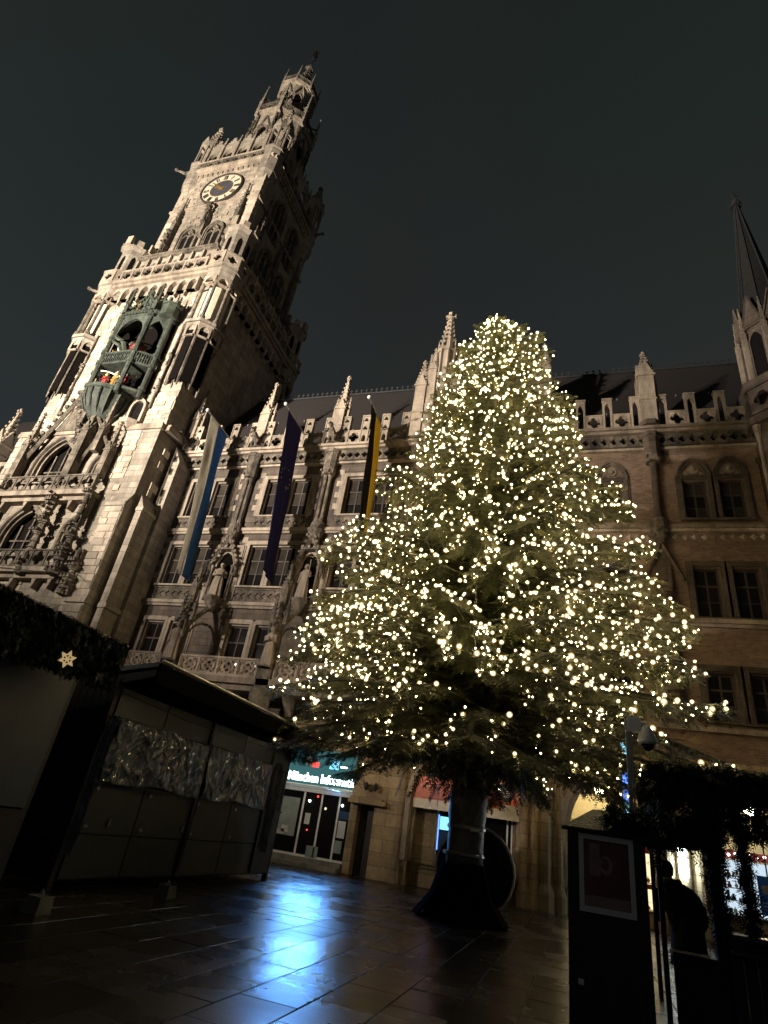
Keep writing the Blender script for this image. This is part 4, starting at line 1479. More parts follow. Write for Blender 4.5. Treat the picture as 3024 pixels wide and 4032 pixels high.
# arched heads with shields over the top windows of the brick wing
for x in (0.40, 1.92, 5.49, 6.99, -3.6, -5.2):
    a = MB()
    for e, y0, y1 in ((.12, YF - .12, YF + .0), (0, YF - .07, YF + .0)):
        a.ring(arch(x, 17.9, .60 + e, 18.0, 18.95 + e), arch(x, 17.9, .50 + e, 18.0, 18.82 + e), y0, y1)
    a.box(x - .56, x + .56, YF - .09, YF, 17.86, 17.98)
    o = a.build('arched_head', 'wing', hall, org=(x, YF, 17.9))
    a = MB()
    a.prism([(x + .24 * math.cos(t * PI / 8), 18.38 + .24 * math.sin(t * PI / 8)) for t in range(16)], YF - .08, YF - .001)
    a.ball((x, YF - .08, 18.38), .13, 7, 5)
    a.prism([(x - .4, 18.02), (x - .2, 18.02), (x - .3, 18.3)], YF - .05, YF - .001)
    a.prism([(x + .2, 18.02), (x + .4, 18.02), (x + .3, 18.3)], YF - .05, YF - .001)
    a.build('shield', 'trim', o)
# string courses, sills, frieze, cornice
s = MB()
for x0, x1 in ((-23.6, -8.0), (-8.0, 11.0)):
    s.box(x0, x1, YF - .22, YF, 15.22, 15.4)
    s.box(x0, x1, YF - .14, YF, 15.08, 15.22)
    s.box(x0, x1, YF - .24, YF, 10.82, 11.0)
    s.box(x0, x1, YF - .14, YF, 10.68, 10.82)
    s.box(x0, x1, YF - .2, YF, 19.55, 19.68)
    s.box(x0, x1, YF - .45, YF, 20.42, 20.58)
    s.box(x0, x1, YF - .58, YF, 20.58, 20.74)
s.box(-8, 11, YF - .2, YF, 6.55, 6.75)
s.box(-47, -35, YF - .5, YF, 20.4, 20.74)
s.each('string_course', 'trim', hall)
s = MB()
n = int((11 + 23.6) / .44)
for i in range(n):
    x = -23.4 + .44 * i
    holed(s, rect(x - .21, x + .21, 19.72, 20.4), quatre(x, 20.06, .19, 5), YF - .26, YF - .02, 20)
s.each('frieze_panel', 'carved', hall)
s = MB()
for i in range(34):
    x = -2.0 + .38 * i
    s.add([(x - .17, YF - .02, 15.0 - .16), (x, YF - .02, 15.0), (x + .17, YF - .02, 14.84), (x, YF - .02, 14.68), (x, YF - .1, 14.84)], [(0, 1, 4), (1, 2, 4), (2, 3, 4), (3, 0, 4)])
s.each('lozenge', 'trim', hall)
# parapet: tall pierced merlons and low quatrefoil panels between
def pars(x0, x1, pitch):
    xs = []
    x = x0
    while x < x1:
        xs.append(x); x += pitch
    return xs
YP = YF - .42
m = MB()
holed(m, rect(-.23, .23, 20.74, 22.65), arch(0, 20.7, .13, 22.1, 22.4), YP, YP + .22, c=(0, 21.6))
m.v = [(x, y, max(z, 20.74)) for x, y, z in m.v]
m.box(-.26, .26, YP - .04, YP + .26, 22.65, 22.74)
mer = m.build('merlon', 'trim', hall, org=(0, YP, 20.74))
m = MB()
holed(m, rect(-.20, .20, 22.1, 22.65), quatre(0, 22.4, .15, 5, 3, PI / 2), YP, YP + .22, 20)
holed(m, rect(-.20, .20, 21.5, 22.1), quatre(0, 21.8, .16, 5, 3, PI / 2), YP, YP + .22, 20)
holed(m, rect(-.20, .20, 20.74, 21.5), arch(0, 20.7, .12, 21.1, 21.35), YP, YP + .22, c=(0, 21.0))
m.v = [(x, y, max(z, 20.74)) for x, y, z in m.v]
m.box(-.25, .25, YP - .04, YP + .26, 22.65, 22.74)
for sx in (-1, 1): m.box(sx * .22 - .03, sx * .22 + .03, YP - .03, YP + .24, 20.74, 22.65)
mer2 = m.build('merlon', 'trim', hall, org=(0, YP, 20.74))
p = MB()
holed(p, rect(-.40, .40, 20.76, 21.62), quatre(0, 21.19, .33), YP + .03, YP + .18, 32)
p.ring(quatre(0, 21.19, .40), quatre(0, 21.19, .34), YP - .01, YP + .03)
p.box(-.42, .42, YP, YP + .22, 21.62, 21.7)
pan = p.build('parapet_panel', 'trim', hall, org=(0, YP, 20.74))
used = [False, False, False]
def place(o, i, x):
    if not used[i]:
        o.location = Vector((x, YP, 20.74)) - WL[hall.name]; used[i] = True
    else: inst(o, hall, (x, YP, 20.74))
PIL = (-23.25, -18.1, -13.05)
for a, c in ((-23.25, -18.1), (-18.1, -13.05), (-13.05, -8.3)):
    n = 4
    for i in range(n):
        place(mer2, 1, a + .55 + (c - a - 1.1) * i / (n - 1))
    for i in range(n - 1):
        place(pan, 2, a + .55 + (c - a - 1.1) * (i + .5) / (n - 1))
for a in (1.88, .58, -.72, 3.2, 4.42, 5.70, 7.02): place(mer, 0, a)
for a in (1.23, -.07, 2.54, 5.06, 6.36, 7.66): place(pan, 2, a)
# pilasters of the top storey
for x in PIL + (3.8,):
    b = MB()
    sgl = x > 0
    if sgl: b.lathe(x, YF - .25, [(.2, 15.55), (.2, 15.8), (.15, 15.95), (.15, 18.6), (.2, 18.75), (.3, 19.1)], 10)
    else:
        for sx in (-1, 1): b.lathe(x + sx * .14, YF - .2, [(.15, 15.6), (.15, 15.85), (.10, 16.0), (.10, 18.4), (.16, 18.7)], 8)
    b.oct(x, YF - .25, .34, 18.7, 19.0, .42)
    b.oct(x, YF - .25, .36, 19.0, 20.1, .40)
    b.oct(x, YF - .25, .46, 20.1, 20.35)
    b.oct(x, YF - .3, .52, 20.74, 21.0)
    o = b.build('pilaster', 'carved' if not sgl else 'wing', hall, org=(x, YF - .25, 15.2))
    b = MB()
    b.oct(x, YF - .2, .42, 15.1, 15.6, .36)
    b.oct(x, YF - .2, .18, 14.35, 15.1, .44)
    for i in range(14):
        b.ball((x + random.uniform(-.36, .36), YF - .3 - random.uniform(0, .25), random.uniform(14.6, 15.4)), random.uniform(.07, .13), 6, 4)
        b.ball((x + random.uniform(-.34, .34), YF - .35 - random.uniform(0, .25), random.uniform(18.7, 19.1)), random.uniform(.06, .1), 6, 4)
    b.build('corbel', 'carved', o)
    b = MB()
    pinnacle(b, x, YF - .28, 21.0, .56 if not sgl else .72, 2.3 if not sgl else 2.9, 2.6 if not sgl else 1.7, 7)
    for sx in (-1, 1): pinnacle(b, x + sx * .42, YF - .28, 22.6, .18, .9, .8, 3)
    b.build('pinnacle', 'trim', o)
# winged gargoyles standing on the cornice at the pilasters
for x in (-23.25, -18.1, -13.05):
    b = MB()
    y, z = YF - .75, 20.75
    b.tube([(x, y + .4, z + .1), (x, y, z + .45), (x - .02, y - .35, z + .75)], [.26, .24, .13], 8)
    b.ball((x - .02, y - .5, z + .85), .15, 8, 6, (1, 1.3, 1))
    b.tube([(x - .02, y - .6, z + .85), (x - .02, y - .8, z + .76)], [.07, .02], 5)
    for sx in (-1, 1):
        b.add([(x + sx * .12, y + .1, z + .6), (x + sx * .55, y + .35, z + 1.15), (x + sx * .75, y + .5, z + .7), (x + sx * .4, y + .45, z + .2), (x + sx * .14, y + .16, z + .54)], [(0, 1, 2, 3), (0, 3, 4)])
        b.tube([(x + sx * .14, y - .05, z + .4), (x + sx * .16, y - .15, z)], [.08, .06], 5)
    b.build('gargoyle', 'carved', hall)
# statue niches on the pilaster lines of the second floor
for x in (-18.1, -13.05):
    b = MB()
    b.box(x - 1.0, x - .52, YF - .14, YF, 11.0, 14.3)
    b.box(x + .52, x + 1.0, YF - .14, YF, 11.0, 14.3)
    holed(b, rect(x - .9, x + .9, 12.6, 14.32), arch(x, 12.4, .5, 13.1, 13.85), YF - .18, YF - .02, c=(x, 13.1))
    b.v = [(vx, vy, max(vz, 12.6) if vy < YF - .15 or vy > YF - .03 and vz < 12.6 and abs(vx - x) < .51 else vz) for vx, vy, vz in b.v]
    o = b.build('statue_niche', 'trim', hall, org=(x, YF, 11))
    b = MB()
    for sx in (-1, 1):
        b.tube([(x + sx * .82, YF - .42, 13.0), (x, YF - .42, 14.75)], .09, 4)
        for i in range(6):
            f = (i + .5) / 6
            b.cbox(x + sx * (.82 * (1 - f) + .1), YF - .42, 13.0 + 1.75 * f + .08, .15, .2, .15)
        b.lathe(x + sx * .62, YF - .3, [(.1, 11.0), (.07, 11.2), (.07, 12.8), (.12, 13.0)], 7)
        carving(b, x + sx * .82, YF - .3, 12.4, 13.1, .22, int(x * 10 + sx))
    b.oct(x, YF - .42, .08, 14.6, 15.0, .05); b.cbox(x, YF - .42, 14.95, .3, .16, .16)
    b.box(x - .5, x + .5, YF - .55, YF - .02, 13.9, 14.0)
    b.oct(x, YF - .3, .5, 10.95, 11.12, .55)
    b.oct(x, YF - .3, .15, 10.4, 10.95, .48)
    b.build('niche_canopy', 'carved', o)
    b = MB(); b.box(x - .5, x + .5, YF - .02, YF - .005, 11.1, 13.8); b.build('niche_back', 'void', o)  # black sheet painted as the shade behind the statue
for x, yaw, arms, lab in ((-18.1, .5, 'book', 'stone statue reading a book in the niche right of the white and blue flag'), (-13.05, -.2, 'staff', 'bald stone statue in pale robe in the niche right of the dark blue flag')):
    t = thing('niche_statue', (x, YF - .33, 11.13), lab, 'statue')
    b = MB(); figure(b, x, YF - .33, 11.13, 1.95, yaw, arms, int(-x)); b.build('robed_body', 'trim', t)
    b = MB(); b.oct(x, YF - .33, .36, 11.121, 11.20); b.build('plinth', 'carved', t)
# balcony on corbels with pierced balustrade
YB = 23.4
b = MB()
b.box(-23.5, -7.0, YB - .1, YF, 6.45, 6.72)
b.box(-23.5, -7.0, YB + .15, YF, 6.2, 6.45)
for i in range(12):
    x = -23.2 + 1.4 * i
    b.add([(x - .16, YB + .3, 6.2), (x + .16, YB + .3, 6.2), (x + .16, YF - 1, 6.2), (x - .16, YF - 1, 6.2), (x - .16, YF - .9, 5.2), (x + .16, YF - .9, 5.2)], [(0, 1, 5, 4), (0, 4, 3), (1, 2, 5)])
b.build('balcony_floor', 'trim', hall)
for a, c, n in ((-23.4, -18.75, 5), (-17.6, -13.5, 4), (-12.6, -8.4, 4)):
    balustrade(a, c, YB, 6.72, 7.6, n, 'trim', hall, 'balustrade', mode='x')
# canopied piers on the balcony front with flying braces back to the wall
for i, x in enumerate((-18.15, -13.05, -8.0)):
    b = MB()
    b.box(x - .33, x + .33, YB - .1, YB + .45, 6.3, 7.2)
    b.oct(x, YB + .25, .3, 7.2, 9.6, .27)
    carving(b, x, YB + .05, 9.0, 10.4, .62, 70 + i)
    pinnacle(b, x, YB + .2, 10.1, .36, .9, 1.3, 6)
    for sx in (-1, 1): pinnacle(b, x + sx * .34, YB + .15, 9.3, .18, .7, .8, 4)
    b.oct(x, YB + .05, .45, 5.5, 6.3, .5)
    b.oct(x, YB + .2, .15, 5.0, 5.5, .4)
    o = b.build('canopied_pier', 'carved', hall, org=(x, YB, 6.3))
    b = MB()
    b.tube([(x, YB + .3, 8.9), (x, YB + .9, 9.7), (x, YF - .5, 10.4), (x, YF - .05, 10.75)], [.13, .14, .15, .16], 4)
    b.tube([(x, YB + .35, 8.5), (x, YB + 1.0, 9.3), (x, YF - .6, 9.6), (x, YF - .05, 9.7)], [.07] * 4, 4)
    b.build('flying_brace', 'carved', o)
    if i < 2:
        lab = ('weathered stone statue under canopy on balcony rail, nearer the tower', 'weathered stone statue under canopy on balcony rail, beside the tree')[i]
        t = thing('balcony_statue', (x, YB - .12, 7.2), lab, 'statue')
        b = MB(); figure(b, x, YB - .16, 7.2, 1.85, .2 - .4 * i, 'book' if i else 'staff', 60 + i); b.build('robed_body', 'trim', t)
        b = MB(); b.oct(x, YB - .14, .36, 7.2, 7.29); b.build('plinth', 'carved', t)
# carved pilaster and niche on the brick wing
b = MB()
b.box(3.35, 4.2, YF - .18, YF, 6.75, 10.68)
b.box(3.45, 4.1, YF - .25, YF - .18, 11.0, 14.0)
for sx in (-1, 1): b.tube([(3.8 + sx * .75, YF - .35, 12.6), (3.8, YF - .35, 14.4)], .09, 4)
carving(b, 3.8, YF - .35, 7.4, 10.4, .7, 91)
carving(b, 3.8, YF - .35, 11.0, 12.6, .6, 92)
b.build('carved_pier', 'wing', hall)
# central gable with pinnacles
b = MB()
holed(b, rect(-8.4, -1.2, 20.74, 24.2), arch(-7.0, 20.6, .62, 22.6, 24.0), YF - .3, YF + .3, c=(-7.0, 22.4), n=40)
b.v = [(x, y, max(z, 20.74)) for x, y, z in b.v]
b.prism([(-7.9, 24.2), (-5.8, 24.2), (-6.85, 26.3)], YF - .3, YF + .2)
b.prism([(-5.8, 24.2), (-1.4, 24.2), (-3.6, 28.5)], YF - .3, YF + .2)
for x0, z0, x1, z1 in ((-7.95, 24.1, -6.85, 26.5), (-5.75, 24.1, -6.85, 26.5), (-5.8, 24.1, -3.6, 28.8), (-1.4, 24.1, -3.6, 28.8)):
    b.tube([(x0, YF - .4, z0), (x1, YF - .4, z1)], .12, 4)
    for i in range(7):
        f = (i + .5) / 7
        b.cbox(x0 + (x1 - x0) * f, YF - .45, z0 + (z1 - z0) * f + .14, .18, .2, .18)
b.build('gable', 'trim', hall)
for x, z0, w, hs, hp in ((-8.2, 20.9, .62, 3.6, 2.0), (-7.62, 20.9, .46, 4.9, 1.7), (-7.85, 24.0, .3, 1.5, 1.6), (-6.1, 22.5, .42, 3.0, 1.6), (-1.25, 20.9, .62, 4.0, 2.0), (-2.6, 22.0, .4, 3.4, 1.8)):
    b = MB(); pinnacle(b, x, YF - .35, z0, w, hs, hp, 7); b.build('pinnacle', 'trim', hall)
b = MB()
x, y = -7.0, YF - .1
b.oct(x, y, .50, 24.2, 27.3)
b.oct(x, y, .60, 27.3, 27.55)
b.oct(x, y, .43, 27.55, 30.6, .07)
for i in range(8):
    a = PI / 8 + i * PI / 4
    b.tube([(x + .54 * math.cos(a), y + .54 * math.sin(a), 24.2), (x + .54 * math.cos(a), y + .54 * math.sin(a), 27.5)], .08, 4)
    b.oct(x + .55 * math.cos(a), y + .55 * math.sin(a), .09, 27.4, 28.4, 0, n=4)
    for r in range(7):
        f = (r + .5) / 7
        b.cbox(x + (.45 * (1 - f) + .09) * math.cos(a), y + (.45 * (1 - f) + .09) * math.sin(a), 27.7 + 2.9 * f, .11, .11, .14)
b.cbox(x, y, 30.55, .66, .2, .2); b.cbox(x, y, 30.55, .2, .66, .2); b.oct(x, y, .16, 30.6, 31.1, 0)
b.build('gable_spirelet', 'trim', hall)
# roof with ridge cresting and snow hooks
b = MB()
for x0, x1 in ((-23.5, 12.0), (-48, -35)):
    b.add([(x0, YF + .1, 20.76), (x1, YF + .1, 20.76), (x1, 31.0, 29.75), (x0, 31.0, 29.75), (x0, 36.5, 20.76), (x1, 36.5, 20.76)], [(0, 1, 2, 3), (3, 2, 5, 4), (0, 3, 4), (1, 5, 2), (0, 4, 5, 1)])
roof = b.build('roof', 'roof', hall)
b = MB()
b.box(-23.4, 11.9, 30.9, 31.1, 29.72, 29.85)
for i in range(88):
    x = -23.2 + i * .4
    b.oct(x, 31.0, .05, 29.85, 30.3, .03, n=4)
    b.cbox(x, 31.0, 30.15, .2, .05, .07)
b.build('ridge_cresting', 'spire', roof)
b = MB()
for i in range(60):
    x, f = random.uniform(-22, 8), random.choice((.2, .28, .5))
    b.cbox(x, YF + .1 + 5.4 * f, 20.76 + 9 * f + .05, .05, .08, .12)
tag(b.build('snow_hooks', 'steel', roof), kind='stuff')
# far-left wing pinnacles beyond the tower
for x, z0, w, hs, hp in ((-39.9, 20.7, .9, 1.6, 3.2), (-44.6, 20.7, .9, 1.6, 3.2)):
    b = MB(); pinnacle(b, x, YF - .3, z0, w, hs, hp, 7)
    for i in range(6): b.box(x - 1.2 + i * .5, x - 1.1 + i * .5, YF - .5, YF - .3, 12, 20.4)
    b.build('pinnacle', 'trim', hall)
# corner turret with slate spire at the right end
cx, cy = 9.75, 25.4
b = MB()
b.oct(cx, cy, .4, 10.8, 13.6, 1.5)
b.oct(cx, cy, 1.62, 13.6, 20.2)
b.oct(cx, cy, 1.95, 20.2, 20.6)
b.oct(cx, cy, 1.2, 20.6, 26.4)
b.oct(cx, cy, 1.9, 22.2, 22.7)
b.oct(cx, cy, 1.32, 26.4, 26.7)
tq = b.build('turret', 'wing', hall, org=(cx, cy, 10.8))
b = MB()
b.oct(cx, cy, 1.08, 26.7, 37.2, .09)
b.oct(cx, cy, .3, 37.1, 37.35)
b.ball((cx, cy, 37.6), .2, 8, 6)
b.tube([(cx, cy, 37.6), (cx, cy, 38.6)], .05, 5)
b.box(cx - .05, cx + .4, cy - .02, cy + .02, 38.1, 38.5)
for i in range(8):
    a = PI / 8 + i * PI / 4
    b.tube([(cx + 1.10 * math.cos(a), cy + 1.10 * math.sin(a), 26.7), (cx + .1 * math.cos(a), cy + .1 * math.sin(a), 37.2)], .05, 4)
b.build('turret_spire', 'spire', tq)
for i in range(8):
    a = i * PI / 4
    T4 = Matrix.Translation((cx, cy, 0)) @ Matrix.Rotation(a + PI / 2, 4, 'Z')
    g = MB(); g.M = T4
    g.prism([(-.46, 26.5), (.46, 26.5), (0, 28.4)], -1.27, -1.05)
    g.ring(arch(0, 23.0, .38, 25.3, 26.1), arch(0, 23.0, .29, 25.3, 25.95), -1.22, -1.08)
    for sx in (-1, 1): g.tube([(sx * .46, -1.27, 26.5), (0, -1.27, 28.5)], .06, 4)
    g.ring(arch(0, 15.4, .5, 18.0, 18.9), arch(0, 15.4, .38, 18.0, 18.75), -1.62, -1.45)
    holed(g, rect(-.6, .6, 20.7, 22.1), quatre(0, 21.4, .42), -1.78, -1.62, 32)
    g.each('turret_gablet', 'wing', tq)
    g = MB(); g.M = T4
    g.prism(arch(0, 23.0, .29, 25.3, 25.95), -1.14, -1.115)
    g.prism(arch(0, 15.4, .38, 18.0, 18.75), -1.53, -1.505)
    g.each('turret_window', 'glass', tq)
    g = MB(); a2 = a + PI / 8
    pinnacle(g, cx + 1.36 * math.cos(a2), cy + 1.36 * math.sin(a2), 22.6, .22, 3.4, 1.9, 4)
    g.lathe(cx + 1.66 * math.cos(a2), cy + 1.66 * math.sin(a2), [(.14, 13.6), (.09, 14), (.09, 19.4), (.2, 20.2)], 7)
    g.build('turret_pinnacle', 'trim', tq)

# ---------------------------------------------------------------- flags on poles standing out from the parapet
def flag(x, cols, label, off, stars=False):
    zt, zb = 21.55, 12.0
    root, tip = 24.65, 22.75
    t = thing('flag', (x, 25.1, zt), label, 'flag')
    p = MB(); p.tube([(x, 25.3, zt + .02), (x, tip - .35, zt + .12)], .045, 8); p.build('pole', 'steel', t)
    p = MB(); p.ball((x, tip - .42, zt + .12), .11, 8, 6); p.build('finial', 'whitepaint', t)
    n = len(cols)
    NY, NZ = 8, 40
    def P(u, w):                                     # u along the pole 0..1 (tip to root), w down 0..1
        ry = root + (25.05 - root) * w ** .8
        ty = tip + off * w ** .8
        xx = x + .55 * w * (1 - .45 * u) + (.05 * math.sin(u * 5 + w * 4 + x) + .045 * math.sin(u * 13 - w * 5 + x) + .02 * math.sin(u * 22 + w * 9)) * min(1, w * 4)
        return (xx, ty + (ry - ty) * u, zt + .04 - .04 * u - (zt - zb) * w - .06 * math.sin(u * 3) * w)
    for k, c in enumerate(cols):
        m = MB()
        for th in (0.0,):
            vs = [P((k + i / NY) / n, j / NZ) for j in range(NZ + 1) for i in range(NY + 1)]
            fs = [(j * (NY + 1) + i, j * (NY + 1) + i + 1, (j + 1) * (NY + 1) + i + 1, (j + 1) * (NY + 1) + i) for j in range(NZ) for i in range(NY)]
            m.add(vs, fs)
        o = m.build('cloth', c, t, smooth=True)
        md = o.modifiers.new('thickness', 'SOLIDIFY'); md.thickness = .006
    if stars:
        for i in range(12):
            a = 2 * PI * i / 12
            u, w = .5 + .34 * math.cos(a), .40 + .055 * math.sin(a)
            c = Vector(P(u, w)) + Vector((.02, 0, 0))
            m = MB()
            m.add([tuple(c + Vector((0, (.085 if j % 2 == 0 else .035) * math.sin(j * PI / 5), (.085 if j % 2 == 0 else .035) * math.cos(j * PI / 5)))) for j in range(10)], [tuple(range(10))])
            m.build('star', 'white', t)
flag(-20.2, ('white', 'blue'), 'long white and light blue flag nearest the tower', .75)
flag(-15.1, ('navy',), 'long dark blue flag with a ring of stars', .7, True)
flag(-10.15, ('blackcloth', 'yellow'), 'long black and yellow flag beside the tree', .6)
# ---------------------------------------------------------------- arcade and shop fronts of the ground floor
YG = 24.6
b = MB()
def archwall(x0, x1, xc, hw, zs, za, top=5.2, zb=0.0):
    holed(b, rect(x0, x1, zb, top), arch(xc, zb - .05, hw, zs, za), YG, YF + .4, c=(xc, zb + (za - zb) * .5), n=40)
archwall(-6.35, -1.95 + .35, -4.02, 2.03, 2.9, 5.0)
archwall(-.45, 2.75, 1.15, 1.45, 2.6, 4.75)
archwall(4.1, 8.3, 6.2, 1.75, 2.4, 4.7)
b.v = [(x, y, max(z, 0.0)) for x, y, z in b.v]
openings_wall(b, -8.55, -6.35, 0, 5.2, YG, YF + .4, [(-8.25, -7.55, 0, 2.42)])
b.box(-1.6, -.45, YG, YF + .4, 0, 5.2)
b.box(2.75, 4.1, YG, YF + .4, 0, 5.2)
b.box(8.3, 14, YG, YF + .4, 0, 5.2)
b.box(-12.2, -8.55, YG, YF + .4, 4.3, 5.2)
b.box(-23.6, -12.2, YG, YF + .4, 0, 5.2)
b.box(-23.6, 14, YG - .12, YF, 5.2, 5.4)
b.build('arcade_wall', 'arcade', hall)
# clustered shafts and ribs on the piers
for x, r, z1 in ((-1.0, .2, 3.6), (-1.42, .12, 3.4), (-.55, .13, 3.5), (2.95, .16, 3.0), (3.9, .16, 3.0), (3.4, .22, 3.2), (-6.45, .13, 3.2), (-1.78, .13, 3.2)):
    b = MB()
    b.lathe(x, YG - .1, [(r * 1.7, 0), (r * 1.7, .55), (r * 1.25, .7), (r, .8), (r, z1 - .2), (r * 1.3, z1), (r * 1.5, z1 + .12)], 10)
    b.tube([(x, YG - .1, z1 + .1), (x, YG - .12, 4.2), (x, YG - .18, 5.2)], [r * .9, r * .8, r * .8], 8)
    b.build('pier_shaft', 'arcade', hall)
for xc, hw, zs, za in ((-4.02, 2.03, 2.9, 5.0), (1.15, 1.45, 2.6, 4.75), (6.2, 1.75, 2.4, 4.7)):
    b = MB()
    b.ring(arch(xc, .8, hw + .26, zs, za + .3), arch(xc, .8, hw + .06, zs, za + .08), YG - .13, YG + .02)
    b.ring(arch(xc, .8, hw + .05, zs, za + .06), arch(xc, .8, hw - .1, zs, za - .12), YG + .2, YG + .4)
    b.build('arch_moulding', 'trim', hall)
    # voussoir joints
    v = MB()
    pts = arch(xc, .8, hw + .52, zs, za + .62, 12)[1:-1]
    pin = arch(xc, .8, hw + .28, zs, za + .32, 12)[1:-1]
    for i in range(len(pts) - 1):
        def lp(p, q, f): return (p[0] + (q[0] - p[0]) * f, p[1] + (q[1] - p[1]) * f)
        poly = [lp(pin[i], pin[i + 1], .04), lp(pin[i], pin[i + 1], .96), lp(pts[i], pts[i + 1], .96), lp(pts[i], pts[i + 1], .04)]
        w = MB(); d = random.uniform(.03, .07); w.prism(poly, YG - d, YG + .01); w.build('voussoir', 'ashlar' if xc > 5 else 'arcade', hall)
# vaulted passage behind the arches
b = MB()
b.box(-.5, 9.0, 27.6, 27.8, 0, 5.4)
b.box(2.85, 4.0, 25.9, 27.6, 0, 5.4)
b.box(-.6, -.45, 25.9, 27.8, 0, 5.4)
b.build('passage_wall', 'plaster', hall)
b = MB()
for xc in (1.2, 6.3):
    for i in range(10):
        a0, a1 = PI * i / 10, PI * (i + 1) / 10
        hw = 1.65 if xc < 2 else 2.3
        b.add([(xc - hw * math.cos(a0), 25.9, 3.0 + 2.0 * math.sin(a0)), (xc - hw * math.cos(a1), 25.9, 3.0 + 2.0 * math.sin(a1)),
               (xc - hw * math.cos(a1), 27.6, 3.0 + 2.0 * math.sin(a1)), (xc - hw * math.cos(a0), 27.6, 3.0 + 2.0 * math.sin(a0))], [(0, 1, 2, 3)])
b.build('vault', 'plaster', hall)
for x, y, z, lab in ((.9, 26.4, 4.2, 'warm globe lamp under the vault of the arch right of the orange banner'), (6.0, 26.4, 4.1, 'warm globe lamp under the vault of the rightmost arch')):
    t = thing('globe_lamp', (x, y, z), lab, 'lamp')
    m = MB(); m.ball((x, y, z), .17, 12, 8); m.build('globe', 'warmlamp', t, smooth=True)
    m = MB(); m.tube([(x, y, z + .16), (x, y, z + .75)], .02, 5); m.oct(x, y, .1, z + .14, z + .2, .06); m.build('stem', 'black', t)
# narrow service doorway with lintel
b = MB(); b.box(-8.6, -7.05, YG - .28, YG, 2.46, 2.62); b.box(-8.55, -7.2, YG - .2, YG, 2.62, 2.7); b.build('door_lintel', 'arcade', hall)
b = MB(); b.box(-8.25, -7.55, YG + .45, YG + .5, 0, 2.42)
for x in (-8.1, -7.7): b.box(x - .14, x + .14, YG + .42, YG + .45, .2, 1.1); b.box(x - .14, x + .14, YG + .42, YG + .45, 1.3, 2.2)
b.build('service_door', 'darkwood', hall)
for x in (-7.95, -7.55):
    b = MB(); b.lathe(x, YG - .2, [(.03, 2.95), (.09, 3.02), (.1, 3.16), (.05, 3.24)], 8); b.tube([(x, YG, 3.2), (x, YG - .2, 3.25)], .02, 5); b.build('wall_lantern', 'black', hall)

# glass entrance with lit lettering
door = thing('glass_entrance', (-10.4, YG + .3, 0), 'dark glass entrance doors with posters under the lit white lettering', 'entrance')
b = MB()
for i, z in enumerate((.15, .3)): b.box(-12.1, -8.6, YG - .5 + .4 * i, YG + 3, z - .15, z)
b.build('threshold', 'concrete', door)
b = MB()
b.box(-12.2, -8.55, YG + .22, YG + .5, 2.62, 2.95)
for x in (-11.95, -10.72, -9.92, -9.15, -8.62): b.box(x - .035, x + .035, YG + .3, YG + .4, .3, 2.62)
b.box(-12.1, -8.6, YG + .31, YG + .39, .3, .38)
b.build('frame', 'frame', door)
for x0, x1 in ((-11.915, -10.755), (-10.685, -9.955), (-9.885, -9.185), (-9.115, -8.655)):
    b = MB(); b.box(x0, x1, YG + .34, YG + .36, .38, 2.62); b.build('glass_leaf', 'glass', door)
for x0, x1, z0, z1, m in ((-11.85, -10.9, .95, 2.35, 'greenpaper'), (-10.55, -10.32, 1.45, 1.85, 'paper'), (-9.07, -8.75, 1.15, 1.75, 'paper'), (-9.1, -8.66, 1.8, 2.1, 'blue'), (-9.1, -8.8, .62, 1.05, 'greenpaper'), (-11.5, -11.2, 1.05, 1.3, 'paper'), (-11.75, -11.35, .97, 1.15, 'bannerwhite')):
    b = MB(); d = .328 if z0 != .95 else .334
    b.box(x0, x1, YG + d - .004, YG + d, z0, z1); b.build('notice', m, door)
b = MB(); b.box(-10.25, -9.75, YG + .3, YG + .33, .32, .72); b.build('mat_sign', 'greenpaper', door)
b = MB(); b.ball((-10.1, YG + .25, 2.5), .045, 6, 4); b.ball((-10.35, YG + .28, 1.25), .035, 6, 4); b.build('indicator', 'redlight', door)
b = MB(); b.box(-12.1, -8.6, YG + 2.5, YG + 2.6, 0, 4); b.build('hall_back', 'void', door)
for i, (x, z, m) in enumerate(((-10.45, 2.3, 'lampwhite'), (-9.7, 2.1, 'warmshop'), (-9.0, 2.3, 'lampwhite'))):
    b = MB(); b.ball((x, YG + .29, z), .05, 7, 5); b.build('spot_lamp', m, door)
b = MB()
b.box(-12.1, -8.6, YG + .5, YG + .56, 2.95, 4.3)
b.build('transom_panel', 'signglow', door)
for i, (x0, x1, z0, z1, m) in enumerate(((-11.0, -10.75, 3.55, 4.0, 'paper'), (-10.72, -10.4, 3.5, 4.05, 'redlight'), (-10.35, -9.95, 3.5, 3.85, 'signglow'), (-9.9, -9.5, 3.5, 4.05, 'screen'), (-9.4, -9.1, 3.6, 4.0, 'lampwhite'))):
    b = MB(); b.box(x0, x1, YG + .46, YG + .49, z0 + .1, z1 - (.25 if m in ('redlight', 'lampwhite') else 0)); b.build('display_card', m, door)
sg = thing('lettering_sign', (-10.4, YG + .1, 2.95), 'lit white lettering over the glass entrance', 'sign')
b = MB(); b.box(-12.1, -8.5, YG + .18, YG + .22, 2.9, 3.42); b.build('back_panel', 'signglow', sg)
cu = bpy.data.curves.new('letters', 'FONT')
cu.body = 'München Information'
cu.size = .47
cu.extrude = .03
cu.offset = .006
tmp = bpy.data.objects.new('letters', cu); COL.objects.link(tmp)
dg = bpy.context.evaluated_depsgraph_get()
lm = bpy.data.meshes.new_from_object(tmp.evaluated_get(dg))
bpy.data.objects.remove(tmp)
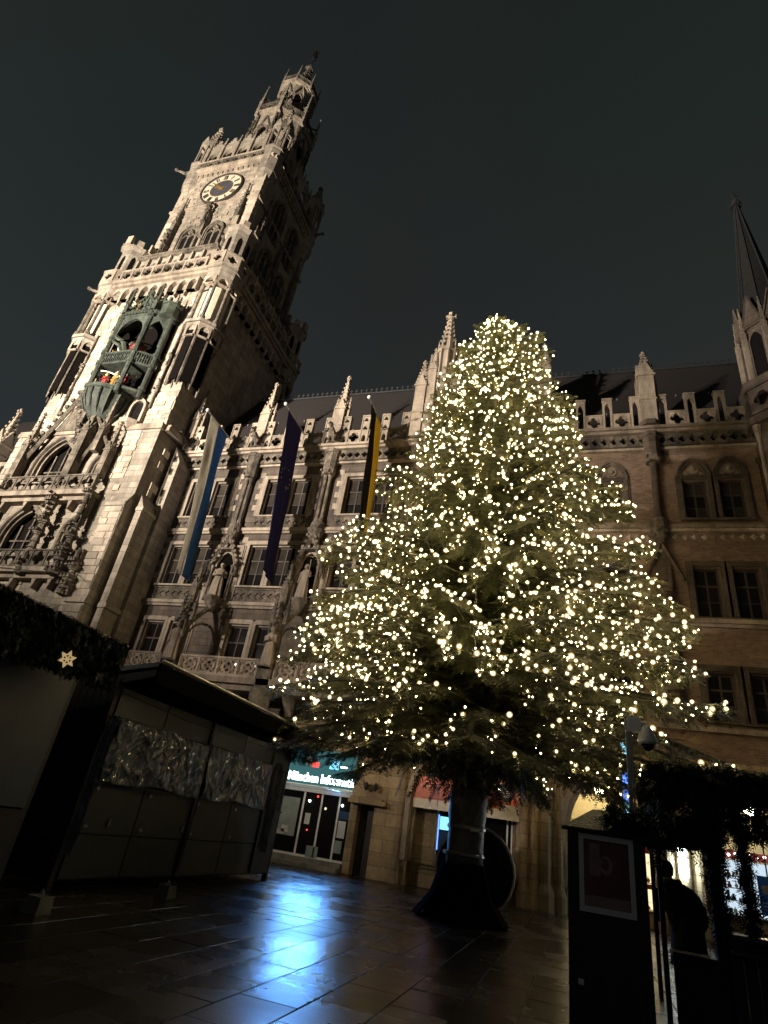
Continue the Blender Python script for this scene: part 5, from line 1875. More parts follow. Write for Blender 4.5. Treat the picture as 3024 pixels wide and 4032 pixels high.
lm.transform(Matrix.Translation((-11.55, YG + .1, 3.0)) @ Matrix.Rotation(PI / 2, 4, 'X') @ Matrix.Scale(.80, 4, (1, 0, 0)))
lm.transform(Matrix.Translation(-WL[sg.name])); lm.materials.clear(); lm.materials.append(M['sign'])
link('letters', lm, WL[sg.name], sg)
b = MB(); b.box(-11.9, -8.6, YG - .02, YG + .18, 2.80, 2.85); b.build('ledge', 'frame', sg)
# unseen blue lamp added under the sign for the streak on the slabs
al = bpy.data.lights.new('paving_streak_lamp', 'AREA'); al.shape = 'RECTANGLE'; al.size = 1.5; al.size_y = .2; al.energy = 70; al.color = (.11, .38, 1.0); al.spread = R(100)
ao = bpy.data.objects.new('paving_streak_lamp', al); COL.objects.link(ao); ao.location = (-9.9, YG - .05, 2.72); ao.rotation_euler = (Vector((-4.4, 10.5, 0)) - Vector((-9.9, YG, 2.72))).to_track_quat('-Z', 'Y').to_euler()

# shop under the banner: dark glazing, a lit screen, side wall
shop = thing('dark_shop_window', (-4, YG + .6, 0), 'dark shop window with cyan screen under the orange banner', 'shop window')
b = MB(); b.box(-6.1, -5.15, YG + .5, YG + .7, 0, 3.0); b.box(-2.25, -1.9, YG + .5, YG + .7, 0, 3.0); b.box(-5.15, -2.25, YG + .5, YG + .7, 0, .75); b.build('surround', 'arcade', shop)
b = MB(); b.box(-5.15, -2.25, YG + .66, YG + .68, .75, 3.0); b.build('pane', 'glass', shop)
b = MB()
for x in (-5.12, -4.3, -2.45, -2.28): b.box(x - .03, x + .03, YG + .58, YG + .64, .75, 3.0)
b.build('frame', 'frame', shop)
b = MB(); b.box(-5.02, -4.4, YG + .6, YG + .63, 2.0, 2.45); b.build('screen', 'screen', shop)
b = MB(); b.box(-5.09, -5.05, YG + .6, YG + .62, 1.3, 2.5); b.build('blue_tube', 'bluelight', shop)
b = MB(); b.box(-5.02, -4.35, YG + .62, YG + .64, 1.3, 1.95); b.build('blue_poster', 'blue', shop)
bn = thing('banner', (-4, YG - .05, 2.9), 'orange and salmon banner with round dark badge hung across the arch', 'banner')
b = MB(); b.box(-6.05, -1.96, YG + .05, YG + .07, 2.62, 2.95); b.box(-2.75, -1.96, YG + .05, YG + .07, 2.95, 3.12); b.build('white_strip', 'bannerwhite', bn)
b = MB(); b.box(-6.05, -4.3, YG + .05, YG + .071, 2.95, 3.75); b.build('salmon_panel', 'salmon', bn)
b = MB(); b.prism([(-4.3, 2.95), (-2.75, 2.95), (-2.75, 3.12), (-2.0, 3.12), (-2.0, 3.95), (-4.3, 3.85)], YG + .05, YG + .072); b.build('orange_panel', 'orange', bn)
b = MB(); b.prism([(-2.48 + .31 * math.cos(i * PI / 12), 3.52 + .31 * math.sin(i * PI / 12)) for i in range(24)], YG + .035, YG + .05); b.build('badge', 'black', bn)
b = MB()
for i in range(6):
    w = (.16, .22, .2, .22, .18, .12)[i]
    x = -2.48 - w
    z = 3.70 - .065 * i
    while x < -2.48 + w:
        l = random.uniform(.03, .08); b.box(x, min(x + l, -2.48 + w), YG + .03, YG + .036, z, z + .028); x += l + .02
for i, (x0, x1, z) in enumerate(((-3.7, -3.1, 3.3), (-3.75, -3.25, 3.22), (-2.6, -2.4, 2.82), (-2.33, -2.05, 2.8), (-5.8, -5.2, 3.4))):
    x = x0
    while x < x1:
        l = random.uniform(.03, .07); b.box(x, x + l, YG + .045, YG + .05, z, z + .035); x += l + .018
b.build('print_lines', 'bannerwhite', bn)
b = MB()
b.box(-5.7, -3.0, YG + .044, YG + .05, 3.0, 3.0 + .012)
for i in range(16): b.box(-3.72 + .045 * i, -3.70 + .045 * i, YG + .043, YG + .049, 3.45, 3.53)
b.build('dark_print', 'black', bn)

# lit shop displays on the right
def shelves(t, x0, x1, z0, z1, y, seed, mats, rows=3):
    q = random.Random(seed)
    for r in range(rows):
        z = z0 + (z1 - z0) * r / rows + .05
        s = MB(); s.box(x0, x1, y - .3, y - .02, z - .03, z); s.build('shelf', 'frame', t)
        x = x0 + .05
        while x < x1 - .1:
            w, h = q.uniform(.06, .16), q.uniform(.1, (z1 - z0) / rows * .8)
            m = MB()
            k = q.random()
            if k < .4: m.lathe(x + w / 2, y - .16, [(w * .4, z), (w * .5, z + h * .3), (w * .2, z + h * .7), (w * .28, z + h)], 8)
            elif k < .7: m.box(x, x + w, y - .24, y - .1, z, z + h)
            else: m.ball((x + w / 2, y - .16, z + w / 2), w / 2, 8, 5); m.oct(x + w / 2, y - .16, w * .12, z + w * .9, z + w * 1.3)
            m.build('goods', q.choice(mats), t)
            x += w + q.uniform(.02, .08)
sh = thing('warm_shop_display', (1.7, 25.6, 0), 'warm lit shop display with red band seen beside the poster case', 'shop display')
b = MB(); b.box(-.2, 2.7, 26.3, 26.34, .5, 3.0); b.build('lit_backdrop', 'warmshop', sh)
b = MB(); b.box(-.2, 2.7, 26.2, 26.25, 2.25, 2.5); b.box(-.2, 2.7, 26.2, 26.25, 1.15, 1.3); b.build('red_band', 'red', sh)
b = MB(); b.box(-.3, 2.75, 26.0, 26.4, 0, .5); b.build('plinth', 'arcade', sh)
b = MB(); b.box(2.28, 2.33, 26.0, 26.06, .5, 3.0); b.box(-.2, 2.7, 26.0, 26.05, 2.98, 3.06); b.build('frame', 'gold', sh)
b = MB()
for i in range(14): b.ball((-.1 + .2 * i, 26.05, 2.7 + .12 * math.sin(i * 2.1)), .06, 7, 5)
b.each('bauble', 'gold', sh)
shelves(sh, -.1, 2.6, .5, 2.1, 26.25, 4, ('gold', 'red', 'bannerwhite', 'yellow'), 2)
sh = thing('cold_shop_display', (5.5, 25.6, 0), 'cold white lit shop window full of goods right of the stone pier', 'shop display')
b = MB(); b.box(4.3, 5.62, 26.3, 26.34, .85, 2.45); b.build('lit_backdrop', 'coldshop', sh)
b = MB(); b.box(4.3, 7.9, 26.0, 26.4, 0, .82); b.build('plinth', 'trim', sh)
shelves(sh, 4.4, 5.6, .85, 2.3, 26.28, 9, ('black', 'red', 'bannerwhite', 'steel', 'blue'), 4)
b = MB(); b.box(4.3, 4.42, 26.02, 26.06, .85, 2.5); b.build('light_strip', 'lampwhite', sh)
b = MB(); b.box(4.25, 8, 26.0, 26.08, 2.5, 2.75)
for i in range(12): b.box(4.3 + .3 * i, 4.34 + .3 * i, 25.96, 26.0, 2.55, 2.72)
b.build('head_rail', 'red', sh)
b = MB()
for i in range(16): b.ball((4.4 + .22 * i, 25.92, 2.62 + .05 * math.sin(i * 3.3)), .045, 6, 4)
b.each('fairy_bulb', 'lampwhite', sh)
sh = thing('blue_poster_window', (6.5, 25.6, 0), 'pale lit shop window with blue poster at the right edge', 'shop display')
b = MB(); b.box(5.75, 7.8, 26.3, 26.34, .85, 2.45); b.build('lit_backdrop', 'coldshop', sh)
b = MB(); b.box(5.9, 6.35, 26.2, 26.23, .95, 2.1); b.build('blue_poster', 'blue', sh)
b = MB(); b.prism([(6.12 + .14 * math.cos(i * PI / 8), 1.7 + .14 * math.sin(i * PI / 8)) for i in range(16)], 26.185, 26.198)
for z in (1.1, 1.2, 1.3): b.box(5.98, 6.27, 26.185, 26.198, z, z + .03)
b.build('poster_print', 'white', sh)
b = MB(); b.box(5.66, 5.72, 26.0, 26.1, .8, 2.5); b.box(6.5, 6.55, 26.0, 26.1, .8, 2.5); b.build('frame', 'black', sh)
lp = thing('pier_lamp', (3.35, YG - .25, 1.6), 'tall white wall lamp on the stone pier between the shops', 'lamp')
b = MB(); b.lathe(3.35, YG - .42, [(.10, 1.65), (.14, 1.7), (.14, 2.2), (.12, 2.22)], 12); b.build('lower_glass', 'pierlamp', lp)
b = MB(); b.lathe(3.35, YG - .42, [(.11, 2.26), (.15, 2.4), (.14, 2.55), (.07, 2.65)], 12); b.build('upper_glass', 'pierlamp', lp)
b = MB(); b.lathe(3.35, YG - .42, [(.13, 2.215), (.15, 2.225), (.15, 2.255), (.12, 2.265)], 12); b.lathe(3.35, YG - .42, [(.08, 2.65), (.16, 2.7), (.03, 2.85)], 12); b.tube([(3.35, YG, 2.75), (3.35, YG - .42, 2.8)], .025, 6); b.build('fitting', 'black', lp)
bs = thing('blue_light_pillar', (1.62, 23.2, 3), 'narrow blue lit sign projecting beside the camera pole', 'sign')
b = MB(); b.box(1.55, 1.75, 23.0, 23.2, 4.55, 5.75); b.box(1.55, 1.75, 23.0, 23.2, 3.3, 3.6); b.build('cyan_panel', 'cyanlight', bs)
b = MB(); b.box(1.55, 1.75, 23.0, 23.2, 3.63, 4.52); b.build('blue_panel', 'bluelight', bs)
b = MB(); b.box(1.76, 1.8, 22.98, 23.24, 3.25, 5.8); b.box(1.5, 1.76, 23.21, 23.26, 3.25, 5.8); b.tube([(1.7, 23.24, 5.4), (1.7, YG, 5.4)], .04, 6); b.tube([(1.7, 23.24, 3.8), (1.7, YG, 3.8)], .04, 6); b.build('housing', 'black', bs)
# ---------------------------------------------------------------- Christmas tree
CX0, CY0 = -2.72, 17.0
PROF = [(3.0, 3.6), (3.6, 4.9), (4.7, 5.75), (5.6, 5.5), (6.6, 5.55), (7.5, 5.2), (8.7, 5.1), (9.8, 4.8), (10.5, 4.4), (11.6, 3.8), (12.4, 3.2), (13.4, 2.85), (14.4, 2.7), (15.8, 2.35), (17.0, 1.8), (18.2, 1.45), (19.5, .75), (20.5, .12)]
PZ, PR = np.array([p[0] for p in PROF]), np.array([p[1] for p in PROF])
tree = thing('christmas_tree', (CX0, CY0, 0), 'huge fir Christmas tree standing before the town hall', 'tree')
b = MB()
b.tube([(CX0 + .05, CY0, .02), (CX0 + .02, CY0, 2.5), (CX0, CY0, 8), (CX0, CY0, 14), (CX0 + .02, CY0, 20.4)], [.47, .43, .28, .15, .025], 14)
b.build('trunk', 'bark', tree, smooth=True)
nv, nt = [], []                                      # needle sprays
tips = []                                            # candidate points for bulbs
def spray(p, d, up, L, W, n, droop):
    """a flat fir twig: paired needle tufts along a little stem"""
    side = d.cross(up)
    if side.length < 1e-4: side = Vector((1, 0, 0))
    side.normalize()
    tone = random.random()
    for i in range(n):
        f = (i + .3) / n
        q = p + d * (L * f) - Vector((0, 0, droop * f * f))
        wl = W * (1.0 - .72 * f) * random.uniform(.75, 1.2)
        for s in (-1, 1):
            e = q + side * (s * wl) + d * (wl * .55) - Vector((0, 0, random.uniform(0, .35) * wl))
            a = d * (L / n * .34)
            nv.append((q - a, q + a, e + a * .55, e - a * .2))
            nt.append(min(1, max(0, tone * .7 + random.random() * .3)))
    q = p + d * (L * 1.08) - Vector((0, 0, droop))
    r = p + d * (L * .8) - Vector((0, 0, droop * .64))
    a = side * (W * .16)
    nv.append((r - a, r + a, q + a * .3, q - a * .3)); nt.append(tone)
UP = Vector((0, 0, 1))
levels = 0
z = 4.15
nb = 0
az0 = 0.0
while z < 20.25:
    Rz = float(np.interp(z, PZ, PR))
    cnt = 9 if z < 9 else (8 if z < 14 else (7 if z < 18 else 5))
    az0 += 2.4
    for k in range(cnt):
        a = az0 + 2 * PI * (k + random.uniform(-.3, .3)) / cnt
        Lb = max(.16, Rz - (.08 if z < 9 else .20)) * random.choice((1.0, .97, .93, .86, 1.03, .78))
        if 4.5 < z < 18.6: Lb += .50 * max(0, math.cos(a)) * (1 if z < 12 else .8)
        if math.sin(a) > .3: Lb = min(Lb, 5.4)
        if z > 5 and z < 6.4 and abs(math.cos(a) - .97) < .05 and math.sin(a) < .15: Lb *= 1.17
        rise = .42 if z > 17 else (.16 if z > 11 else (-.04 if z > 5 else -.06))
        h = Vector((math.cos(a), math.sin(a), 0))
        pts = []
        for i in range(7):
            f = i / 6
            pts.append(Vector((CX0, CY0, z)) + h * (Lb * f) + UP * (Lb * (rise * f - .20 * f * f + (.12 * max(0, f - .55) if z < 12 else .05 * f))) + Vector((random.uniform(-.04, .04), random.uniform(-.04, .04), random.uniform(-.03, .03))) * Lb * .35)
        b = MB()
        r0 = .022 + .017 * Lb
        b.tube(pts, [r0 * (1 - .85 * i / 6) for i in range(7)], 5, cap=False)
        if nb < 290:
            b.build('branch', 'bark', tree)
        nb += 1
        # side twigs
        dens = 5.6 if z < 12 else 5.0
        nt_ = max(5, int(Lb * dens))
        for i in range(nt_):
            f = .10 + .90 * (i + random.random()) / nt_
            if z < 5 and f < .25 and random.random() < .6: continue
            j = min(5, int(f * 6)); ff = f * 6 - j
            p = pts[j].lerp(pts[j + 1], ff)
            d0 = (pts[j + 1] - pts[j]).normalized()
            sd = d0.cross(UP).normalized()
            for s in (-1, 1):
                if random.random() < .12: continue
                tl = (.34 + .30 * Lb * .28 * (1.2 - .75 * f)) * random.uniform(.7, 1.25)
                d = (d0 * random.uniform(.55, .95) + sd * s * random.uniform(.55, 1.0) + UP * random.uniform(-.40, .14)).normalized()
                spray(p, d, UP, tl, .20 * random.uniform(.8, 1.25), 9, .16 * tl)
                tip = p + d * tl
                if tl > .55:
                    for fr in (.45, .75):
                        for s2 in (-1, 1):
                            sd2 = d.cross(UP).normalized()
                            d2 = (d * .75 + sd2 * s2 * .8 + UP * random.uniform(-.4, .05)).normalized()
                            spray(p + d * (tl * fr) - UP * (.14 * tl * fr * fr), d2, UP, tl * .5, .15, 5, .08)
                tips.append((tip, h, f))
            # hanging twig
            if random.random() < (.75 if z > 5 else .35):
                d = (d0 * .5 + Vector((random.uniform(-.4, .4), random.uniform(-.4, .4), -.75))).normalized()
                spray(p, d, Vector((h.x, h.y, .3)), random.uniform(.3, .6), .16, 6, .05)
        spray(pts[6], (pts[6] - pts[5]).normalized(), UP, .45, .2, 7, .04)
        tips.append((pts[6] + h * .1, h, 1.0))
    z += .40 if z < 8 else (.42 if z < 14 else .36)
for i in range(10):
    a = i * 2.4
    spray(Vector((CX0, CY0, 19.6 + .09 * i)), Vector((math.cos(a) * .5, math.sin(a) * .5, .8)).normalized(), Vector((math.cos(a), math.sin(a), 0)), .35, .14, 6, 0)
for i in range(110):                                 # drooping twigs round the upper trunk
    a = random.uniform(0, 2 * PI); r = random.uniform(.3, 1.7)
    h = Vector((math.cos(a), math.sin(a), 0))
    p = Vector((CX0, CY0, random.uniform(3.5, 4.5) - .1 * r)) + h * r
    for k in range(3):
        d = (h * random.uniform(.1, .8) + Vector((random.gauss(0, .35), random.gauss(0, .35), -random.uniform(.4, 1.0)))).normalized()
        spray(p + d * (.25 * k), d, h, random.uniform(.4, .75), .17, 8, .05)
arr = np.array([[tuple(v) for v in q] for q in nv], dtype=np.float32).reshape(-1, 3) - np.array([CX0, CY0, 0], dtype=np.float32)
def quads_mesh(name, arr, tones, mat):
    me = bpy.data.meshes.new(name)
    nq = len(arr) // 4
    me.vertices.add(nq * 4); me.vertices.foreach_set('co', arr.ravel())
    me.loops.add(nq * 4); me.loops.foreach_set('vertex_index', np.arange(nq * 4, dtype=np.int32))
    me.polygons.add(nq); me.polygons.foreach_set('loop_start', np.arange(0, nq * 4, 4, dtype=np.int32))
    me.materials.append(M[mat])
    me.update(calc_edges=True)
    me.attributes.new('tone', 'FLOAT', 'FACE').data.foreach_set('value', np.array(tones, dtype=np.float32))
    return me
tag(link('needles', quads_mesh('needles', arr, nt, 'needle'), (CX0, CY0, 0), tree), kind='stuff')

# fairy lights: bulbs on the outer twigs, nearest and largest as single parts
lights = thing('string_lights', (CX0, CY0, 3), 'string of warm white fairy lights wound through the Christmas tree', 'string lights')
camp = Vector((0, 0, 1.6))
cand = []
for p, h, f in tips:
    if p.z < 3.3: continue
    Rz = float(np.interp(p.z, PZ, PR))
    rr = math.hypot(p.x - CX0, p.y - CY0) / max(.2, Rz)
    if rr < .45 and p.z < 18: continue
    dens = 1.0 if p.z > 4.6 else .45
    if p.z < 6.2: dens *= .7
    if p.z < 5.0 and p.y < CY0 + 2: dens *= .45
    cl = math.sin(p.x * 2.1 + p.z * 1.3) * math.sin(p.y * 1.9 - p.z * 1.7) * math.sin(p.z * 2.3 + p.x)
    dens *= 1.0 + .6 * max(-.75, cl * 1.6)
    front = h.dot(Vector((-CX0, -CY0, 0)).normalized())
    if front < -.35: dens *= .5
    cand.append((random.random() / dens, p))
cand.sort(key=lambda q: q[0])
chosen, grid = [], {}
for _, p in cand:
    key = (int(p.x / .165), int(p.y / .165), int(p.z / .165))
    if key in grid: continue
    grid[key] = 1
    chosen.append(p + Vector((random.uniform(-.08, .08), random.uniform(-.08, .08), random.uniform(-.04, .12))))
    if len(chosen) >= 5800: break
chosen.sort(key=lambda p: (p - camp).length)
bm_ = MB()
bm_.ball((0, 0, 0), .0205, 6, 4); nc = len(bm_.f)
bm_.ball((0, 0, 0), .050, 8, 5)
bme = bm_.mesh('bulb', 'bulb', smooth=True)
bme.materials.append(M['halo'])
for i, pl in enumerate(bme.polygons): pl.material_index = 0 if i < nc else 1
rest, halos = MB(), MB()
for k, p in enumerate(chosen):
    if k < 300:
        o = link('bulb', bme, p, lights)
        s = random.choice((.6, .75, .9, 1.0, 1.1, 1.35)); o.scale = (s, s, s)
    else:
        s = random.choice((.55, .7, .85, 1.0, 1.1, 1.35))
        rest.ball(tuple(p), .0205 * s, 5, 3)
        halos.ball(tuple(p), .050 * s, 6, 4)
tag(rest.build('bulbs', 'bulb', lights, smooth=True), kind='stuff')
tag(halos.build('bulb_halos', 'halo', lights, smooth=True), kind='stuff')
cb = MB()
srt = sorted(chosen, key=lambda p: (round(p.z / .6), math.atan2(p.y - CY0, p.x - CX0)))
for a, c in zip(srt[:-1], srt[1:]):
    if (a - c).length < 1.1:
        m = (a + c) / 2 - Vector((0, 0, .1))
        cb.tube([a, m, c], .009, 3, cap=False)
for i in range(6):
    x, y = CX0 + random.uniform(-3, 3), CY0 - random.uniform(2, 4)
    z = random.uniform(6, 11)
    cb.tube([(x, y, z), (x + .1, y, z - .8), (x + .05, y, z - 1.7)], .010, 4, cap=False)
tag(cb.build('cable', 'cable', lights), kind='stuff')

# wrapped trunk foot with its wooden skirt, drum standing behind
st = thing('trunk_guard', (CX0, CY0, 0), 'wrapped trunk sleeve and dark conical skirt at the tree foot', 'tree stand')
b = MB()
b.lathe(CX0 + .03, CY0, [(.49, 1.0), (.465, 1.5), (.46, 2.0), (.47, 2.1), (.50, 2.3), (.48, 2.5), (.52, 2.6), (.50, 2.75), (.44, 2.88)], 16)
b.build('sleeve', 'cover', st, smooth=True)
b = MB()
for i in range(16):
    a0, a1 = 2 * PI * i / 16 + .015, 2 * PI * (i + 1) / 16 - .015
    j = random.uniform(-.05, .05)
    m = MB()
    for (ra, za), (rb_, zb_) in (((1.12 + j, .03), (.74 + j * .5, .48)), ((.74 + j * .5, .48), (.52, 1.15 + j))):
        q = [(CX0 + r * math.cos(a), CY0 + r * math.sin(a), z) for r, z, a in ((ra, za, a0), (ra, za, a1), (rb_, zb_, a1), (rb_, zb_, a0))]
        q2 = [(x + .03 * math.cos(a0), y + .03 * math.sin(a0), z + .03) for x, y, z in q]
        m.add(q + q2, [(0, 1, 2, 3), (4, 5, 6, 7), (0, 1, 5, 4), (1, 2, 6, 5), (2, 3, 7, 6), (3, 0, 4, 7)])
    m.build('skirt_board', 'skirt', st)
b = MB(); b.lathe(CX0 + .03, CY0, [(.485, 1.95), (.50, 1.97), (.50, 2.02), (.485, 2.04)], 16); b.lathe(CX0, CY0, [(.51, 1.35), (.53, 1.37), (.53, 1.42), (.51, 1.44)], 16); b.build('strap', 'steel', st)
b = MB(); b.box(CX0 + .22, CX0 + .42, CY0 - .58, CY0 - .5, 1.92, 1.98); b.build('buckle', 'whitepaint', st)
dr = thing('cable_drum', (-2.6, 18.6, 0), 'large dark round drum with pale rim behind the tree trunk', 'drum')
def disc(m, x, y, r0, r1, w, z, n=28):
    m.ring([(x + r1 * math.cos(2 * PI * i / n), z + r1 * math.sin(2 * PI * i / n)) for i in range(n)], [(x + r0 * math.cos(2 * PI * i / n), z + r0 * math.sin(2 * PI * i / n)) for i in range(n)], y, y + w)
for y in (18.25, 18.9):
    b = MB(); disc(b, -2.6, y, .14, 1.02, .08, 1.03); b.build('flange', 'darkwood', dr)
b = MB(); disc(b, -2.6, 18.24, 1.022, 1.07, .10, 1.07); b.build('rim', 'whitepaint', dr)
b = MB(); disc(b, -2.6, 18.33, .12, .55, .57, 1.03, 20); b.build('core', 'black', dr)
for x in (-2.95, -2.25, -1.95):
    b = MB(); b.box(x - .06, x + .06, 18.21, 18.245, .45, 1.65); b.build('slat', 'black', dr)
# ---------------------------------------------------------------- market stalls on the left
def greens(name, boxes, n, parent, size=.16, mat='garland', hang=.5):
    """cut fir twigs tied along a beam: boxes are (x0, x1, y0, y1, z0, z1)"""
    qs, ts = [], []
    vol = [max(.02, (q[1] - q[0]) * (q[3] - q[2]) + (q[3] - q[2]) * (q[5] - q[4]) + (q[1] - q[0]) * (q[5] - q[4])) for q in boxes]
    tot = sum(vol)
    for q, v in zip(boxes, vol):
        for i in range(int(n * v / tot)):
            p = Vector((random.uniform(q[0], q[1]), random.uniform(q[2], q[3]), random.uniform(q[4], q[5])))
            d = Vector((random.gauss(0, .6), random.gauss(0, .6), random.gauss(-hang, .5))).normalized()
            s = d.cross(Vector((random.gauss(0, 1), random.gauss(0, 1), random.gauss(0, 1)))).normalized()
            L = size * random.uniform(.7, 1.5)
            t = random.random()
            for k in range(4):
                f = k / 4
                for sg in (-1, 1):
                    a = p + d * (L * f)
                    e = a + s * (sg * L * .34 * (1 - .6 * f)) + d * (L * .22)
                    w = d * (L * .07)
                    qs.append((a - w, a + w, e + w * .5, e - w * .3)); ts.append(t * .6 + random.random() * .4)
    o = WL[parent.name] if parent is not None else Vector((0, 0, 0))
    arr = np.array([[tuple(v - o) for v in q] for q in qs], dtype=np.float32).reshape(-1, 3)
    return tag(link(name, quads_mesh(name, arr, ts, mat), o, parent), kind='stuff')

def stall(loc, y0, y1, label, xf=-8.2, xb=-10.9, panels=()):
    t = thing('market_stall', loc, label, 'market stall', 'closed wooden market stalls on the left')
    b = MB()
    a, c = y0 - .05, y1 + .1
    xe, ze, xr, zr = xf + .8, 3.72, xb - .3, 3.08
    b.add([(xe, a, ze), (xe, c, ze), (xr, c, zr), (xr, a, zr), (xe, a, ze + .09), (xe, c, ze + .09), (xr, c, zr + .09), (xr, a, zr + .09)],
          [(0, 3, 2, 1), (4, 5, 6, 7), (0, 1, 5, 4), (1, 2, 6, 5), (2, 3, 7, 6), (3, 0, 4, 7)])
    b.build('roof', 'roofstall', t)
    b = MB(); b.box(xe - .03, xe + .02, a, c, ze - .30, ze + .06)
    b.build('fascia', 'skirt', t)
    n = int((y1 - y0) / .62)
    for i in range(n + 1):
        y = y0 + .05 + (y1 - y0 - .1) * i / n
        b = MB()
        b.add([(xf - .05, y - .04, 3.25 + .1), (xe - .03, y - .04, ze - .16), (xe - .03, y - .04, ze - .02), (xf - .05, y - .04, 3.52), (xf - .05, y + .04, 3.35), (xe - .03, y + .04, ze - .16), (xe - .03, y + .04, ze - .02), (xf - .05, y + .04, 3.52)],
              [(0, 1, 2, 3), (7, 6, 5, 4), (0, 4, 5, 1), (1, 5, 6, 2), (2, 6, 7, 3), (3, 7, 4, 0)])
        b.build('rafter', 'darkwood', t)
    nb = int((xf - xb) / .16)
    for yy, d in ((y0, 1), (y1, -1)):
        for i in range(nb):
            x = xb + (xf - xb) * (i + .5) / nb
            b = MB(); zt = 3.08 + (x - xr) / (xe - xr) * (ze - zr) - .02
            b.box(x - .076, x + .076, min(yy, yy + d * .03), max(yy, yy + d * .03), .15, zt)
            b.build('side_board', 'darkwood', t)
    b = MB()
    b.box(xb, xb + .04, y0 + .04, y1 - .04, .15, 3.1)
    b.box(xb, xf - .06, y0 + .04, y1 - .04, .13, .18)
    b.build('back_wall', 'darkwood', t)
    for y in (y0, y1):
        b = MB(); b.box(xf - .1, xf + .02, y - .06, y + .06, .0, 3.4); b.build('post', 'darkwood', t)
    return t, xe, ze
t1, xe, ze = stall((-9.5, 5.2, 0), 1.5, 8.25, 'nearest market stall with fir-covered eave and gold star at the left edge')
for i in range(4):
    y = 1.6 + 1.66 * i
    b = MB(); b.box(-8.2, -8.16, y + .02, y + 1.63, 1.15, 3.3); b.build('shutter', 'ply', t1)
    b = MB(); b.box(-8.2, -8.16, y + .02, y + 1.63, .2, 1.12); b.build('lower_panel', 'darkwood', t1)
greens('fir_fascia', [(xe - .1, xe + .06, 1.4, 8.3, 3.05, 3.82)], 14000, t1, .10, hang=1.2)
b = MB(); b.box(-8.14, -8.12, 6.0, 6.12, 1.75, 1.9); b.build('notice', 'paper', t1)
star = thing('gold_star', (xe + .1, 7.02, 3.2), 'pierced gold six-pointed star on the dark fir eave', 'star')
b = MB()
sp = [(.135 if i % 2 == 0 else .072) for i in range(12)]
so = [(sp[i] * math.sin(i * PI / 6 + .1), sp[i] * math.cos(i * PI / 6 + .1)) for i in range(12)]
si = [(.062 * math.sin(i * PI / 6 + .1), .062 * math.cos(i * PI / 6 + .1)) for i in range(12)]
b.ring(so, si, -.012, .012)
for i in range(6):
    a = i * PI / 3 + .3; b.tube([(0, 0, 0), (.065 * math.sin(a), 0, .065 * math.cos(a))], .012, 4)
T4 = Matrix.Translation((xe + .14, 7.02, 3.2)) @ Matrix.Rotation(PI / 2 - .45, 4, 'Z')
b.v = [tuple(T4 @ Vector(v)) for v in b.v]
b.build('star_plate', 'starglow', star)
t2, xe, ze = stall((-9.5, 13.3, 0), 9.35, 17.4, 'closed market stall with crumpled clear plastic over its counter')
edges = [9.42, 10.98, 12.78, 14.5, 16.2, 17.3]
for i in range(5):
    a, c = edges[i] + .02, edges[i + 1] - .025
    b = MB(); d = random.uniform(0, .012)
    b.box(-8.2, -8.15 + d, a, c, .86, 1.66)
    b.build('shutter', 'ply', t2)
    b = MB(); b.box(-8.2, -8.16 + d, a, c, .18, .84); b.build('lower_panel', 'ply', t2)
    b = MB(); b.box(-8.2, -8.16 + d, a, c, 2.74, 3.3); b.build('upper_board', 'ply', t2)
    b = MB()
    for k in range(3):
        b.box(-8.2, -8.172 - .006 * (k % 2), a, c, 1.69 + .345 * k, 1.69 + .345 * (k + 1) - .01)
    b.build('counter_shutter', 'darkwood', t2)
b = MB(); b.box(-8.2, -8.08, 9.4, 17.35, 1.655, 1.70); b.build('counter_rail', 'black', t2)
for y in (12.78, 16.2):
    b = MB(); b.box(-8.2, -8.09, y - .035, y + .035, .2, 3.3); b.build('post', 'black', t2)
for y in (10.2, 12.6):
    b = MB(); b.cbox(-8.12, y, 1.05, .03, .05, .10); b.tube([(-8.11, y, 1.1), (-8.09, y, 1.18)], .012, 5); b.build('latch', 'steel', t2)
for y in (9.6, 11.15, 12.95, 14.7):
    for z in (.95, 1.55):
        b = MB(); b.box(-8.15, -8.125, y, y + .09, z, z + .04); b.tube([(-8.13, y + .045, z - .03), (-8.13, y + .045, z + .07)], .012, 5); b.build('hinge', 'steel', t2)
b = MB(); b.tube([(-8.1, 12.8, 3.3), (-8.07, 12.82, 2.9), (-8.08, 12.76, 2.2), (-8.06, 12.83, 1.6), (-8.09, 12.8, .3)], .012, 5); b.tube([(-8.1, 9.4, 3.2), (-7.7, 11, 3.05), (-7.7, 14, 3.1), (-8.1, 17, 3.2)], .012, 5); b.build('power_cable', 'black', t2)
